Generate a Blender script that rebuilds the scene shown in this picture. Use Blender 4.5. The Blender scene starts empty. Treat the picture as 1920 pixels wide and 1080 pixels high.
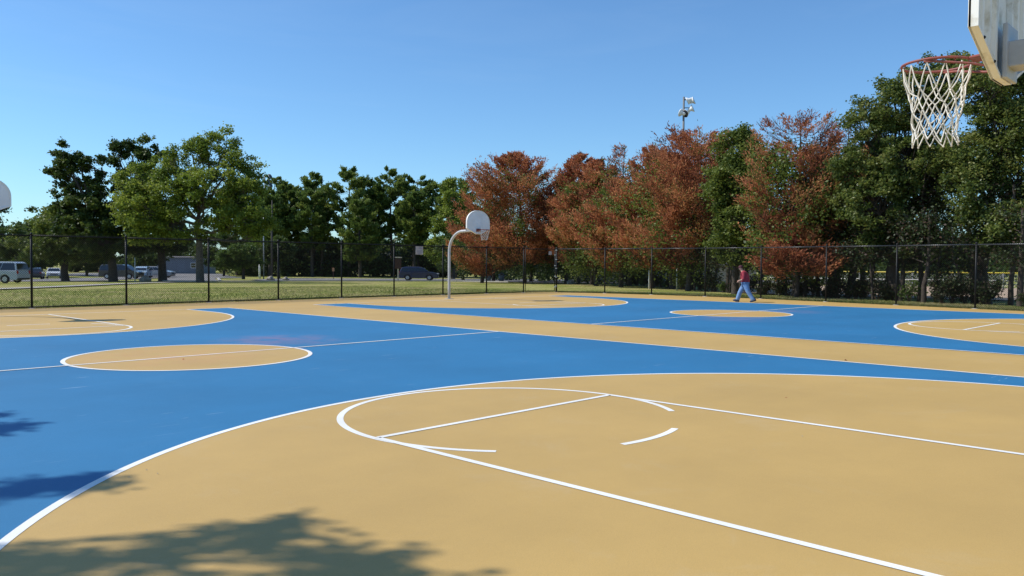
import bpy, bmesh, math, random
import numpy as np
from mathutils import Vector, Matrix

C = bpy.context.scene.collection
R = math.radians
sc = bpy.context.scene

# ------------------------------------------------------------------ camera
CAM = Vector((-6.341, -0.291, 1.62))
yaw, pitch, roll = 0.762933, -0.0301797, 0.0064999
fw = Vector((math.cos(yaw) * math.cos(pitch), math.sin(yaw) * math.cos(pitch), math.sin(pitch)))
rt = fw.cross(Vector((0, 0, 1))).normalized()
up = rt.cross(fw)
r2 = rt * math.cos(roll) + up * math.sin(roll)
u2 = up * math.cos(roll) - rt * math.sin(roll)
cd = bpy.data.cameras.new('camera')
cd.sensor_width = 36.0
cd.lens = 1539.58 / 1920 * 36
cd.clip_start, cd.clip_end = 0.05, 6000
cam = bpy.data.objects.new('camera', cd)
C.objects.link(cam)
cam.matrix_world = Matrix(((r2.x, u2.x, -fw.x, CAM.x), (r2.y, u2.y, -fw.y, CAM.y), (r2.z, u2.z, -fw.z, CAM.z), (0, 0, 0, 1)))
sc.camera = cam

# ------------------------------------------------------------------ sun and sky
SUN_EL = R(47.5)
SX, SY = -0.65, 0.76
SUN_AZ = math.atan2(SX, SY)            # clockwise from +Y
w = bpy.data.worlds.new('World')
sc.world = w
w.use_nodes = True
nt = w.node_tree
nt.nodes.clear()
sky = nt.nodes.new('ShaderNodeTexSky')
sky.sky_type = 'NISHITA'
sky.sun_disc = False
sky.sun_elevation = SUN_EL
sky.sun_rotation = SUN_AZ
sky.air_density = 1.0
sky.dust_density = 0.25
sky.ozone_density = 2.4
sky.altitude = 0
bg = nt.nodes.new('ShaderNodeBackground')
bg.inputs['Strength'].default_value = 0.112
out = nt.nodes.new('ShaderNodeOutputWorld')
tint = nt.nodes.new('ShaderNodeMix')
tint.data_type = 'RGBA'
tint.blend_type = 'MULTIPLY'
tint.inputs[0].default_value = 1.0
tint.inputs[7].default_value = (0.81, 1.15, 1.42, 1)
nt.links.new(sky.outputs[0], tint.inputs[6])
# very faint high cirrus
tcw = nt.nodes.new('ShaderNodeTexCoord')
mpw = nt.nodes.new('ShaderNodeMapping')
mpw.inputs['Scale'].default_value = (1.2, 1.2, 9.0)
mpw.inputs['Rotation'].default_value = (0.12, -0.08, 0.3)
nzw = nt.nodes.new('ShaderNodeTexNoise')
nzw.inputs['Scale'].default_value = 1.7
nzw.inputs['Detail'].default_value = 7
nzw.inputs['Roughness'].default_value = 0.62
nzw.inputs['Distortion'].default_value = 0.8
mrw = nt.nodes.new('ShaderNodeMapRange')
mrw.inputs[1].default_value, mrw.inputs[2].default_value, mrw.inputs[3].default_value, mrw.inputs[4].default_value = 0.52, 0.80, 0.0, 0.05
cw = nt.nodes.new('ShaderNodeMix')
cw.data_type = 'RGBA'
cw.inputs[7].default_value = (7.2, 8.4, 9.2, 1)
nt.links.new(tcw.outputs['Generated'], mpw.inputs['Vector'])
nt.links.new(mpw.outputs[0], nzw.inputs['Vector'])
nt.links.new(nzw.outputs['Fac'], mrw.inputs[0])
nt.links.new(mrw.outputs[0], cw.inputs[0])
nt.links.new(tint.outputs[2], cw.inputs[6])
nt.links.new(cw.outputs[2], bg.inputs[0])
nt.links.new(bg.outputs[0], out.inputs[0])
ld = bpy.data.lights.new('sun', 'SUN')
ld.energy = 5.0
ld.angle = R(0.53)
ld.color = (1.0, 0.955, 0.88)
sun = bpy.data.objects.new('sun', ld)
C.objects.link(sun)
sdir = Vector((SX * math.cos(SUN_EL), SY * math.cos(SUN_EL), math.sin(SUN_EL))).normalized()
sun.rotation_euler = sdir.to_track_quat('Z', 'Y').to_euler()
sc.view_settings.view_transform = 'Standard'
sc.view_settings.look = 'None'
sc.view_settings.exposure = 0
sc.view_settings.gamma = 1
sc.view_settings.use_curve_mapping = False
sc.cycles.max_bounces = 8
sc.cycles.transparent_max_bounces = 8

rng = np.random.default_rng(7)
random.seed(7)

# ------------------------------------------------------------------ materials
def mat(name, col, rough=0.6, metal=0.0, spec=0.5, noise=None, bump=None, col2=None, coat=0):
    """principled; noise = (scale, amount) varies the colour, bump = (scale, strength, distance)"""
    m = bpy.data.materials.new(name)
    m.use_nodes = True
    n = m.node_tree.nodes
    l = m.node_tree.links
    b = n['Principled BSDF']
    b.inputs['Base Color'].default_value = (*col, 1)
    b.inputs['Roughness'].default_value = rough
    b.inputs['Metallic'].default_value = metal
    b.inputs['Specular IOR Level'].default_value = spec
    b.inputs['Coat Weight'].default_value = coat
    if noise or bump:
        tc = n.new('ShaderNodeTexCoord')
    if noise:
        t = n.new('ShaderNodeTexNoise')
        t.inputs['Scale'].default_value = noise[0]
        t.inputs['Detail'].default_value = 8
        t.inputs['Roughness'].default_value = 0.65
        l.new(tc.outputs['Object'], t.inputs['Vector'])
        cr = n.new('ShaderNodeValToRGB')
        a = noise[1]
        c2 = col2 or tuple(c * (1 - a) for c in col)
        cr.color_ramp.elements[0].position = 0.35
        cr.color_ramp.elements[0].color = (*c2, 1)
        cr.color_ramp.elements[1].position = 0.65
        cr.color_ramp.elements[1].color = (*[min(1, c * (1 + a * 0.5)) for c in col], 1)
        l.new(t.outputs['Fac'], cr.inputs['Fac'])
        l.new(cr.outputs[0], b.inputs['Base Color'])
    if bump:
        t2 = n.new('ShaderNodeTexNoise')
        t2.inputs['Scale'].default_value = bump[0]
        t2.inputs['Detail'].default_value = 4
        l.new(tc.outputs['Object'], t2.inputs['Vector'])
        bp = n.new('ShaderNodeBump')
        bp.inputs['Strength'].default_value = bump[1]
        bp.inputs['Distance'].default_value = bump[2]
        l.new(t2.outputs['Fac'], bp.inputs['Height'])
        l.new(bp.outputs[0], b.inputs['Normal'])
    return m

def court_paint(name, col, var, stains=(), scuff=0.0, dust=(0.5, 0.45, 0.36)):
    m = bpy.data.materials.new(name)
    m.use_nodes = True
    n, l = m.node_tree.nodes, m.node_tree.links
    b = n['Principled BSDF']
    b.inputs['Roughness'].default_value = 0.62
    b.inputs['Specular IOR Level'].default_value = 0.35
    geo = n.new('ShaderNodeNewGeometry')
    def noise(scale, detail=6, rough=0.6, stretch=None, dist=0.0):
        mp = n.new('ShaderNodeMapping')
        if stretch:
            mp.inputs['Scale'].default_value = stretch
            mp.inputs['Rotation'].default_value = (0, 0, 0.5)
        l.new(geo.outputs['Position'], mp.inputs['Vector'])
        t = n.new('ShaderNodeTexNoise')
        t.inputs['Scale'].default_value = scale
        t.inputs['Detail'].default_value = detail
        t.inputs['Roughness'].default_value = rough
        t.inputs['Distortion'].default_value = dist
        l.new(mp.outputs[0], t.inputs['Vector'])
        return t.outputs['Fac']
    def mix(fac, a, c, blend='MIX'):
        x = n.new('ShaderNodeMix')
        x.data_type = 'RGBA'
        x.blend_type = blend
        if isinstance(fac, float): x.inputs[0].default_value = fac
        else: l.new(fac, x.inputs[0])
        if isinstance(a, tuple): x.inputs[6].default_value = (*a, 1)
        else: l.new(a, x.inputs[6])
        if isinstance(c, tuple): x.inputs[7].default_value = (*c, 1)
        else: l.new(c, x.inputs[7])
        return x.outputs[2]
    def rng_(f, a, bb, c=0.0, d=1.0):
        x = n.new('ShaderNodeMapRange')
        x.inputs[1].default_value, x.inputs[2].default_value, x.inputs[3].default_value, x.inputs[4].default_value = a, bb, c, d
        l.new(f, x.inputs[0])
        return x.outputs[0]
    dark = tuple(c * (1 - var) for c in col)
    light = tuple(min(1, c * (1 + var * 0.7)) for c in col)
    c = mix(rng_(noise(0.35, 7, 0.62), 0.36, 0.64), dark, light)
    c = mix(rng_(noise(2.3, 6, 0.7), 0.5, 0.8, 0, 0.35), c, dark)
    # roller laps, faint long streaks
    c = mix(rng_(noise(1.1, 3, 0.5, (0.12, 1.6, 1)), 0.48, 0.75, 0, 0.30), c, light)
    # texture grain of the sand in the coating
    c = mix(rng_(noise(160, 2, 0.5), 0.42, 0.75, 0, 0.42), c, tuple(k * 0.66 for k in col))
    c = mix(rng_(noise(55, 3, 0.7), 0.5, 0.78, 0, 0.30), c, light)
    c = mix(rng_(noise(28, 6, 0.85), 0.60, 0.72, 0, 0.25), c, tuple(k * 0.78 for k in col))
    # small dark pits and old drips
    c = mix(rng_(noise(13, 5, 0.8), 0.66, 0.74, 0, 0.35), c, tuple(k * 0.6 for k in col))
    c = mix(rng_(noise(5.5, 8, 0.8, None, 0.4), 0.60, 0.72, 0, 0.28), c, tuple(k * 0.8 for k in col))
    # a little dust
    c = mix(rng_(noise(0.9, 9, 0.75, None, 0.6), 0.55, 0.8, 0, 0.22), c, dust)
    if scuff:
        s1 = noise(3.2, 2, 0.5, (0.35, 7.0, 1), 1.2)
        s2 = noise(0.8, 3, 0.6)
        mm = n.new('ShaderNodeMath'); mm.operation = 'MULTIPLY'
        l.new(rng_(s1, 0.70, 0.735, 0, 1), mm.inputs[0])
        l.new(rng_(s2, 0.5, 0.6, 0, scuff), mm.inputs[1])
        c = mix(mm.outputs[0], c, (0.42, 0.55, 0.68))
    for (x, y, rr, colr, amt) in stains:
        vm = n.new('ShaderNodeVectorMath'); vm.operation = 'DISTANCE'
        l.new(geo.outputs['Position'], vm.inputs[0])
        vm.inputs[1].default_value = (x, y, 0)
        f = rng_(vm.outputs['Value'], rr, rr * 0.15, 0, 1)
        f2 = rng_(noise(1.7, 6, 0.7), 0.38, 0.66, 0, amt)
        mm = n.new('ShaderNodeMath'); mm.operation = 'MULTIPLY'
        l.new(f, mm.inputs[0]); l.new(f2, mm.inputs[1])
        c = mix(mm.outputs[0], c, colr)
    l.new(c, b.inputs['Base Color'])
    bp = n.new('ShaderNodeBump')
    bp.inputs['Strength'].default_value = 0.5
    bp.inputs['Distance'].default_value = 0.004
    l.new(noise(110, 4, 0.7), bp.inputs['Height'])
    l.new(bp.outputs[0], b.inputs['Normal'])
    return m

def leaf_mat(name, stops, transl=0.35, rough=0.55, spec=0.35):
    """stops: colours picked by each leaf's own 'tint' value"""
    m = bpy.data.materials.new(name)
    m.use_nodes = True
    n, l = m.node_tree.nodes, m.node_tree.links
    b = n['Principled BSDF']
    o = n['Material Output']
    at = n.new('ShaderNodeAttribute')
    at.attribute_name = 'tint'
    cr = n.new('ShaderNodeValToRGB')
    els = cr.color_ramp.elements
    while len(els) < len(stops): els.new(0.5)
    for i, (p, c) in enumerate(stops):
        els[i].position = p
        els[i].color = (*c, 1)
    l.new(at.outputs['Fac'], cr.inputs['Fac'])
    l.new(cr.outputs[0], b.inputs['Base Color'])
    b.inputs['Roughness'].default_value = rough
    b.inputs['Specular IOR Level'].default_value = spec
    tr = n.new('ShaderNodeBsdfTranslucent')
    l.new(cr.outputs[0], tr.inputs['Color'])
    ms = n.new('ShaderNodeMixShader')
    ms.inputs[0].default_value = transl
    l.new(b.outputs[0], ms.inputs[1]); l.new(tr.outputs[0], ms.inputs[2])
    l.new(ms.outputs[0], o.inputs['Surface'])
    return m

TANC = (0.50, 0.325, 0.104)
BLUEC = (0.024, 0.160, 0.325)
PINK = (0.30, 0.16, 0.22)
ROSE = (0.52, 0.24, 0.12)
M = {}
M['tan'] = court_paint('tan_court_paint', TANC, 0.09, [(2.41, 14.67, 1.3, ROSE, 0.6), (-0.3, 13.4, 2.0, ROSE, 0.45), (18.3, 13.3, 1.9, ROSE, 0.5)])
M['blue'] = court_paint('blue_court_paint', BLUEC, 0.10, [(2.6, 14.9, 1.5, PINK, 0.75), (16.0, 11.9, 1.7, PINK, 0.4), (21.0, 12.5, 1.6, PINK, 0.4), (9, 12.5, 2.2, PINK, 0.25)], scuff=0.6, dust=(0.09, 0.24, 0.40))
M['line'] = court_paint('white_line_paint', (0.80, 0.79, 0.74), 0.13, [(1.2, 14, 2.6, (0.75, 0.5, 0.42), 0.7)])
M['black_vinyl'] = mat('black_vinyl_coated_steel', (0.010, 0.011, 0.012), 0.5, spec=0.25)
M['gloss_rail'] = mat('black_rail_painted_gleam', (0.06, 0.062, 0.065), 0.38, spec=1.0)  # black paint greyed so the sun's gleam runs along the rail
M['wire'] = mat('black_wire', (0.006, 0.0065, 0.007), 0.7, spec=0.08)
M['galv'] = mat('galvanised_pipe', (0.50, 0.51, 0.52), 0.45, 0.35, noise=(9, 0.15))
M['hoop_grey'] = mat('grey_painted_pole', (0.46, 0.47, 0.48), 0.5, noise=(6, 0.12))
M['board'] = mat('white_enamelled_board', (0.80, 0.81, 0.83), 0.45, noise=(3, 0.08))
M['board_old'] = mat('aged_cream_board', (0.74, 0.73, 0.68), 0.55, noise=(4.5, 0.3), col2=(0.42, 0.36, 0.23))
M['white'] = mat('white_paint', (0.78, 0.78, 0.76), 0.6)
for nd in M['board_old'].node_tree.nodes:
    if nd.type == 'VALTORGB':
        nd.color_ramp.elements[0].position = 0.27
        nd.color_ramp.elements[1].position = 0.47
M['rim'] = mat('weathered_orange_rim', (0.27, 0.060, 0.042), 0.6, noise=(20, 0.35), col2=(0.17, 0.065, 0.06))
M['net'] = mat('white_net_cord', (0.72, 0.68, 0.60), 0.85)
M['bark'] = mat('grey_brown_bark', (0.075, 0.058, 0.045), 0.9, noise=(5, 0.4), bump=(14, 0.7, 0.03))
M['bark_pale'] = mat('pale_bark', (0.13, 0.11, 0.09), 0.9, noise=(5, 0.4), bump=(14, 0.7, 0.03))
M['twig'] = mat('dead_twig', (0.12, 0.075, 0.06), 0.9)
M['asphalt'] = mat('worn_asphalt', (0.20, 0.19, 0.185), 0.9, noise=(0.8, 0.12), bump=(30, 0.4, 0.01))
M['path'] = mat('pale_concrete_path', (0.42, 0.39, 0.35), 0.9, noise=(1.5, 0.15))
M['kerb'] = mat('concrete_kerb', (0.5, 0.48, 0.45), 0.85, noise=(2, 0.1))
M['sand'] = mat('infield_dirt', (0.46, 0.33, 0.22), 0.95, noise=(0.5, 0.15))
M['oak'] = leaf_mat('dark_oak_leaf', [(0, (0.024, 0.048, 0.012)), (0.5, (0.066, 0.104, 0.022)), (1, (0.15, 0.185, 0.038))], 0.4)
M['locust'] = leaf_mat('light_locust_leaf', [(0, (0.075, 0.125, 0.017)), (0.5, (0.185, 0.245, 0.034)), (1, (0.33, 0.36, 0.06))], 0.48)
M['olive'] = leaf_mat('olive_leaf', [(0, (0.050, 0.082, 0.015)), (0.5, (0.130, 0.175, 0.030)), (1, (0.24, 0.26, 0.055))], 0.42)
M['bright'] = leaf_mat('bright_bush_leaf', [(0, (0.05, 0.09, 0.018)), (0.5, (0.10, 0.16, 0.025)), (1, (0.16, 0.22, 0.04))], 0.4)
M['pine'] = leaf_mat('green_pine_needle', [(0, (0.055, 0.100, 0.024)), (0.5, (0.125, 0.185, 0.038)), (1, (0.23, 0.27, 0.055))], 0.45)
M['rust'] = leaf_mat('rusty_dead_needle', [(0, (0.15, 0.055, 0.035)), (0.3, (0.33, 0.120, 0.064)), (0.55, (0.50, 0.190, 0.095)), (0.78, (0.60, 0.265, 0.120)), (0.9, (0.30, 0.23, 0.08)), (1, (0.12, 0.14, 0.035))], 0.38, 0.8, 0.1)
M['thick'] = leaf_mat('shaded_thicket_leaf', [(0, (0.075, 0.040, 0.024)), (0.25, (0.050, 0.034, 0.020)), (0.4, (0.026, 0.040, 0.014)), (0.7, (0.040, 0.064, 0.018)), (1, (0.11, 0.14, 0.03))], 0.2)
M['bigoak'] = leaf_mat('sunlit_oak_leaf', [(0, (0.040, 0.070, 0.016)), (0.4, (0.105, 0.148, 0.030)), (0.75, (0.20, 0.225, 0.052)), (1, (0.32, 0.31, 0.10))], 0.45, 0.45, 0.4)
M['grassb'] = leaf_mat('grass_blade', [(0, (0.10, 0.16, 0.025)), (0.4, (0.20, 0.25, 0.05)), (0.65, (0.36, 0.33, 0.13)), (1, (0.50, 0.42, 0.22))], 0.35)

def grass_material():
    m = bpy.data.materials.new('mown_dry_grass')
    m.use_nodes = True
    n, l = m.node_tree.nodes, m.node_tree.links
    b = n['Principled BSDF']
    b.inputs['Roughness'].default_value = 0.95
    b.inputs['Specular IOR Level'].default_value = 0.1
    geo = n.new('ShaderNodeNewGeometry')
    def noise(s, d, r=0.6):
        t = n.new('ShaderNodeTexNoise')
        t.inputs['Scale'].default_value = s
        t.inputs['Detail'].default_value = d
        t.inputs['Roughness'].default_value = r
        l.new(geo.outputs['Position'], t.inputs['Vector'])
        return t.outputs['Fac']
    cr = n.new('ShaderNodeValToRGB')
    e = cr.color_ramp.elements
    e[0].position = 0.32; e[0].color = (0.12, 0.19, 0.028, 1)
    e[1].position = 0.68; e[1].color = (0.52, 0.43, 0.23, 1)
    x = e.new(0.45); x.color = (0.24, 0.27, 0.055, 1)
    x = e.new(0.55); x.color = (0.38, 0.34, 0.13, 1)
    mixf = n.new('ShaderNodeMath'); mixf.operation = 'MULTIPLY_ADD'
    mixf.inputs[1].default_value = 0.55
    l.new(noise(0.22, 5), mixf.inputs[0])
    m2 = n.new('ShaderNodeMath'); m2.operation = 'MULTIPLY'
    m2.inputs[1].default_value = 0.45
    l.new(noise(2.6, 9, 0.8), m2.inputs[0])
    l.new(m2.outputs[0], mixf.inputs[2])
    l.new(mixf.outputs[0], cr.inputs['Fac'])
    l.new(cr.outputs[0], b.inputs['Base Color'])
    bp = n.new('ShaderNodeBump')
    bp.inputs['Strength'].default_value = 0.9
    bp.inputs['Distance'].default_value = 0.06
    l.new(noise(9, 8, 0.8), bp.inputs['Height'])
    l.new(bp.outputs[0], b.inputs['Normal'])
    return m
M['grass'] = grass_material()

# ------------------------------------------------------------------ builders
def put(o, label=None, cat=None, group=None, kind=None):
    if label: o['label'] = label
    if cat: o['category'] = cat
    if group: o['group'] = group
    if kind: o['kind'] = kind
    return o

def empty(name, loc, rz, label, cat, group=None):
    o = bpy.data.objects.new(name, None)
    o.empty_display_size = 0.3
    C.objects.link(o)
    o.location = loc
    o.rotation_euler = (0, 0, rz)
    return put(o, label, cat, group)

class MB:
    """collects shapes, then links them as one mesh object"""
    def __init__(s):
        s.v, s.f = [], []
    def add(s, v, f):
        k = len(s.v)
        s.v += [tuple(p) for p in v]
        s.f += [tuple(i + k for i in q) for q in f]
        return s
    def box(s, c, d, rz=0):
        x, y, z = (k / 2 for k in d)
        cs, sn = math.cos(rz), math.sin(rz)
        v = []
        for a, b_, e in [(-1, -1, -1), (1, -1, -1), (1, 1, -1), (-1, 1, -1), (-1, -1, 1), (1, -1, 1), (1, 1, 1), (-1, 1, 1)]:
            px, py = a * x, b_ * y
            v.append((c[0] + px * cs - py * sn, c[1] + px * sn + py * cs, c[2] + e * z))
        return s.add(v, [(0, 3, 2, 1), (4, 5, 6, 7), (0, 1, 5, 4), (1, 2, 6, 5), (2, 3, 7, 6), (3, 0, 4, 7)])
    def tube(s, pts, rad, n=8, caps=True):
        pts = [Vector(p) for p in pts]
        if not isinstance(rad, (list, tuple)): rad = [rad] * len(pts)
        rings = []
        prev = None
        for i, p in enumerate(pts):
            a = pts[max(0, i - 1)]; b_ = pts[min(len(pts) - 1, i + 1)]
            d = (b_ - a).normalized()
            if prev is None:
                ref = Vector((0, 0, 1)) if abs(d.z) < 0.9 else Vector((1, 0, 0))
                x = d.cross(ref).normalized()
            else:
                x = (prev - d * prev.dot(d)).normalized()
            prev = x
            y = d.cross(x)
            rings.append([p + (x * math.cos(2 * math.pi * k / n) + y * math.sin(2 * math.pi * k / n)) * rad[i] for k in range(n)])
        v = [q for r_ in rings for q in r_]
        f = []
        for i in range(len(pts) - 1):
            for k in range(n):
                a, b_ = i * n + k, i * n + (k + 1) % n
                f.append((a, b_, b_ + n, a + n))
        if caps:
            f.append(tuple(range(n - 1, -1, -1)))
            f.append(tuple((len(pts) - 1) * n + k for k in range(n)))
        return s.add(v, f)
    def prism(s, poly, axis, a, b_, T=None):
        """poly 2D; extruded along axis 'x','y' or 'z' from a to b_"""
        def P(u, v_, w_):
            return {'x': (w_, u, v_), 'y': (u, w_, v_), 'z': (u, v_, w_)}[axis]
        n = len(poly)
        v = [P(*p, a) for p in poly] + [P(*p, b_) for p in poly]
        if T: v = [T(p) for p in v]
        f = [tuple(range(n - 1, -1, -1)), tuple(range(n, 2 * n))]
        f += [(i, (i + 1) % n, n + (i + 1) % n, n + i) for i in range(n)]
        return s.add(v, f)
    def lathe(s, prof, c=(0, 0, 0), n=16):
        v = [(c[0] + r_ * math.cos(2 * math.pi * k / n), c[1] + r_ * math.sin(2 * math.pi * k / n), c[2] + z) for r_, z in prof for k in range(n)]
        f = [(i * n + k, i * n + (k + 1) % n, (i + 1) * n + (k + 1) % n, (i + 1) * n + k) for i in range(len(prof) - 1) for k in range(n)]
        f += [tuple(range(n - 1, -1, -1)), tuple((len(prof) - 1) * n + k for k in range(n))]
        return s.add(v, f)
    def build(s, name, m, parent=None, smooth=False, bevel=0, kind=None):
        me = bpy.data.meshes.new(name)
        me.from_pydata(s.v, [], s.f)
        bm = bmesh.new(); bm.from_mesh(me)
        bmesh.ops.recalc_face_normals(bm, faces=bm.faces)
        bm.to_mesh(me); bm.free()
        me.materials.append(m)
        if smooth: me.polygons.foreach_set('use_smooth', [True] * len(me.polygons))
        o = bpy.data.objects.new(name, me)
        C.objects.link(o)
        if parent: o.parent = parent
        if bevel:
            b_ = o.modifiers.new('bevel', 'BEVEL'); b_.width = bevel; b_.segments = 2; b_.limit_method = 'ANGLE'
        if kind: o['kind'] = kind
        return o

def quad_object(name, Q, tint, m, parent=None, kind=None):
    """Q (n,4,3) -> one mesh of loose quads with a per-vertex tint"""
    n = len(Q)
    me = bpy.data.meshes.new(name)
    me.vertices.add(n * 4)
    me.vertices.foreach_set('co', np.ascontiguousarray(Q, dtype=np.float32).ravel())
    me.loops.add(n * 4)
    me.loops.foreach_set('vertex_index', np.arange(n * 4, dtype=np.int32))
    me.polygons.add(n)
    me.polygons.foreach_set('loop_start', np.arange(0, n * 4, 4, dtype=np.int32))
    me.polygons.foreach_set('loop_total', np.full(n, 4, dtype=np.int32))
    at = me.attributes.new('tint', 'FLOAT', 'POINT')
    at.data.foreach_set('value', np.repeat(np.clip(tint, 0, 1), 4).astype(np.float32))
    me.update(calc_edges=True)
    me.materials.append(m)
    o = bpy.data.objects.new(name, me)
    C.objects.link(o)
    if parent: o.parent = parent
    if kind: o['kind'] = kind
    return o

def unit(a):
    return a / np.maximum(np.linalg.norm(a, axis=-1, keepdims=True), 1e-9)

def leaf_quads(p, size, flat=0.4):
    """rhombic leaves at points p, size (n,), randomly turned, a little flattened to the horizontal"""
    n = len(p)
    d = unit(rng.normal(size=(n, 3)) * [1, 1, 0.7] + [0, 0, -0.15])
    s = rng.normal(size=(n, 3)) * [1, 1, 1 - flat]
    s = unit(s - d * (s * d).sum(1, keepdims=True))
    L = size[:, None]
    return np.stack([p - d * L * 0.5, p + s * L * 0.33 - d * L * 0.05, p + d * L * 0.5, p - s * L * 0.33 - d * L * 0.05], 1)

def terr(x, y):
    r_ = math.hypot(x + 6.34, y + 0.29)
    return -0.0105 * min(max(0.0, r_ - 46), 85)

# ------------------------------------------------------------------ ground
def ground():
    xs = np.concatenate([np.linspace(-2500, -300, 8), np.arange(-240, -40, 20), np.arange(-40, 130, 2.0), np.arange(130, 300, 20), np.linspace(320, 2500, 8)])
    ys = np.concatenate([np.linspace(-2500, -300, 8), np.arange(-240, -20, 20), np.arange(-20, 190, 2.0), np.arange(190, 360, 20), np.linspace(380, 2500, 8)])
    nx, ny = len(xs), len(ys)
    v = [(x, y, terr(x, y) - 0.035) for y in ys for x in xs]
    f = [(j * nx + i, j * nx + i + 1, (j + 1) * nx + i + 1, (j + 1) * nx + i) for j in range(ny - 1) for i in range(nx - 1)]
    b = MB(); b.add(v, f)
    o = b.build('grass_ground', M['grass'], smooth=True)
    put(o, 'mown grass ground with green and straw coloured patches beyond the courts', kind='structure')
ground()

def drape(name, pts, m, h, label):
    bm = bmesh.new()
    vs = [bm.verts.new((x, y, 0)) for x, y in pts]
    bm.faces.new(vs)
    bmesh.ops.triangulate(bm, faces=bm.faces[:])
    for _ in range(5):
        es = [e for e in bm.edges if e.calc_length() > 4]
        if es: bmesh.ops.subdivide_edges(bm, edges=es, cuts=1)
        bmesh.ops.triangulate(bm, faces=[f for f in bm.faces if len(f.verts) > 3])
    for v in bm.verts: v.co.z = terr(v.co.x, v.co.y) - 0.035 + h
    bmesh.ops.recalc_face_normals(bm, faces=bm.faces)
    me = bpy.data.meshes.new(name); bm.to_mesh(me); bm.free()
    me.materials.append(m)
    o = bpy.data.objects.new(name, me); C.objects.link(o)
    return put(o, label, kind='structure')

drape('parking_lot', [(29.8, 84.9), (34.2, 80.3), (49.4, 112.2), (56.8, 118.9), (72.3, 156.2), (52.9, 176.5), (38.6, 149.6), (42.6, 130.9), (44.0, 117.8)], M['asphalt'], 0.05, 'grey asphalt parking lot behind the trees')
drape('parking_aisle', [(14, 98), (23, 88), (44, 118), (42.4, 130), (30, 121)], M['asphalt'], 0.04, 'grey asphalt parking aisle where the cars stand')
drape('road', [(39.9, 78.7), (46.1, 78.0), (57.4, 71.9), (58.7, 61.9), (62, 52), (100, 40), (120, 60), (76.0, 78.5), (74.7, 91.5), (59.9, 109.9), (43.9, 91.8)], M['asphalt'], 0.06, 'asphalt road passing behind the grass strip')
drape('infield', [(39.2, 24.6), (37.6, 21.1), (37.1, 16.1), (37.6, 12.3), (38.7, 4), (82.5, 10.3), (85.6, 26.6), (78.0, 34.5), (62.0, 36.8)], M['sand'], 0.05, 'tan dirt ball field infield behind the right hand trees')

def ribbon(name, pts, width, m, h, label, thick=0.0):
    P = [Vector((x, y)) for x, y in pts]
    dense = []
    for a, b in zip(P[:-1], P[1:]):
        k = max(1, int((b - a).length / 2))
        dense += [a.lerp(b, i / k) for i in range(k)]
    dense.append(P[-1])
    # smooth
    for _ in range(3):
        dense = [dense[0]] + [(dense[i - 1] + dense[i] * 2 + dense[i + 1]) / 4 for i in range(1, len(dense) - 1)] + [dense[-1]]
    v, f = [], []
    for i, p in enumerate(dense):
        d = (dense[min(i + 1, len(dense) - 1)] - dense[max(i - 1, 0)]).normalized()
        nn = Vector((-d.y, d.x)) * width / 2
        for q in (p + nn, p - nn): v.append((q.x, q.y, terr(q.x, q.y) - 0.035 + h))
    for i in range(len(dense) - 1): f.append((2 * i, 2 * i + 1, 2 * i + 3, 2 * i + 2))
    if thick:
        k = len(v)
        v += [(a, b, c - thick) for a, b, c in v]
        for i in range(len(dense) - 1):
            f += [(2 * i, 2 * i + 2, k + 2 * i + 2, k + 2 * i), (2 * i + 1, k + 2 * i + 1, k + 2 * i + 3, 2 * i + 3)]
    b = MB(); b.add(v, f)
    return put(b.build(name, m), label, kind='structure')
ribbon('path', [(-14, 40), (5.9, 53.5), (8.0, 55.7), (12.2, 59.9), (19.1, 68.6), (26.1, 75.8), (31, 78.6)], 1.7, M['path'], 0.07, 'narrow pale path crossing the grass behind the back fence')
ribbon('kerb', [(30.2, 84.6), (31.4, 80.2), (34.4, 79.0), (39.9, 78.2), (46.1, 77.2), (57.6, 70.9), (58.2, 61.9)], 0.28, M['kerb'], 0.14, 'pale concrete kerb along the near edge of the road', 0.12)
ribbon('kerb', [(35.6, 83.0), (49.6, 111.6), (56.8, 117.6)], 0.28, M['kerb'], 0.14, 'pale concrete kerb along the right edge of the parking lot', 0.12)

# ------------------------------------------------------------------ courts
L, W, G = 26.60, 14.92, 18.386
slab_edge = [(-10.2, -9), (-10.2, 30.1), (2.4, 30.28), (9, 30.46), (18, 30.66), (25.5, 30.66), (28.95, 30.1), (29.72, 27.3), (30.2, 24.5), (30.35, 21.4), (30.15, 18.3), (29.5, 14.75), (28.85, 11.5), (28.3, 8.5), (27.2, 2.0), (26.2, -9)]
b = MB()
b.prism([(x, y) for x, y in slab_edge], 'z', -0.12, 0.0)
put(b.build('court_surface', M['tan']), 'tan coated asphalt slab under both courts', kind='structure')

def flat(name, poly, m, z, label):
    bm = bmesh.new()
    vs = [bm.verts.new((x, y, z)) for x, y in poly]
    bm.faces.new(vs)
    bmesh.ops.triangulate(bm, faces=bm.faces[:])
    bmesh.ops.recalc_face_normals(bm, faces=bm.faces)
    for f in bm.faces:
        if f.normal.z < 0: f.normal_flip()
    me = bpy.data.meshes.new(name); bm.to_mesh(me); bm.free()
    me.materials.append(m)
    o = bpy.data.objects.new(name, me); C.objects.link(o)
    return put(o, label, kind='structure')

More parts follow.
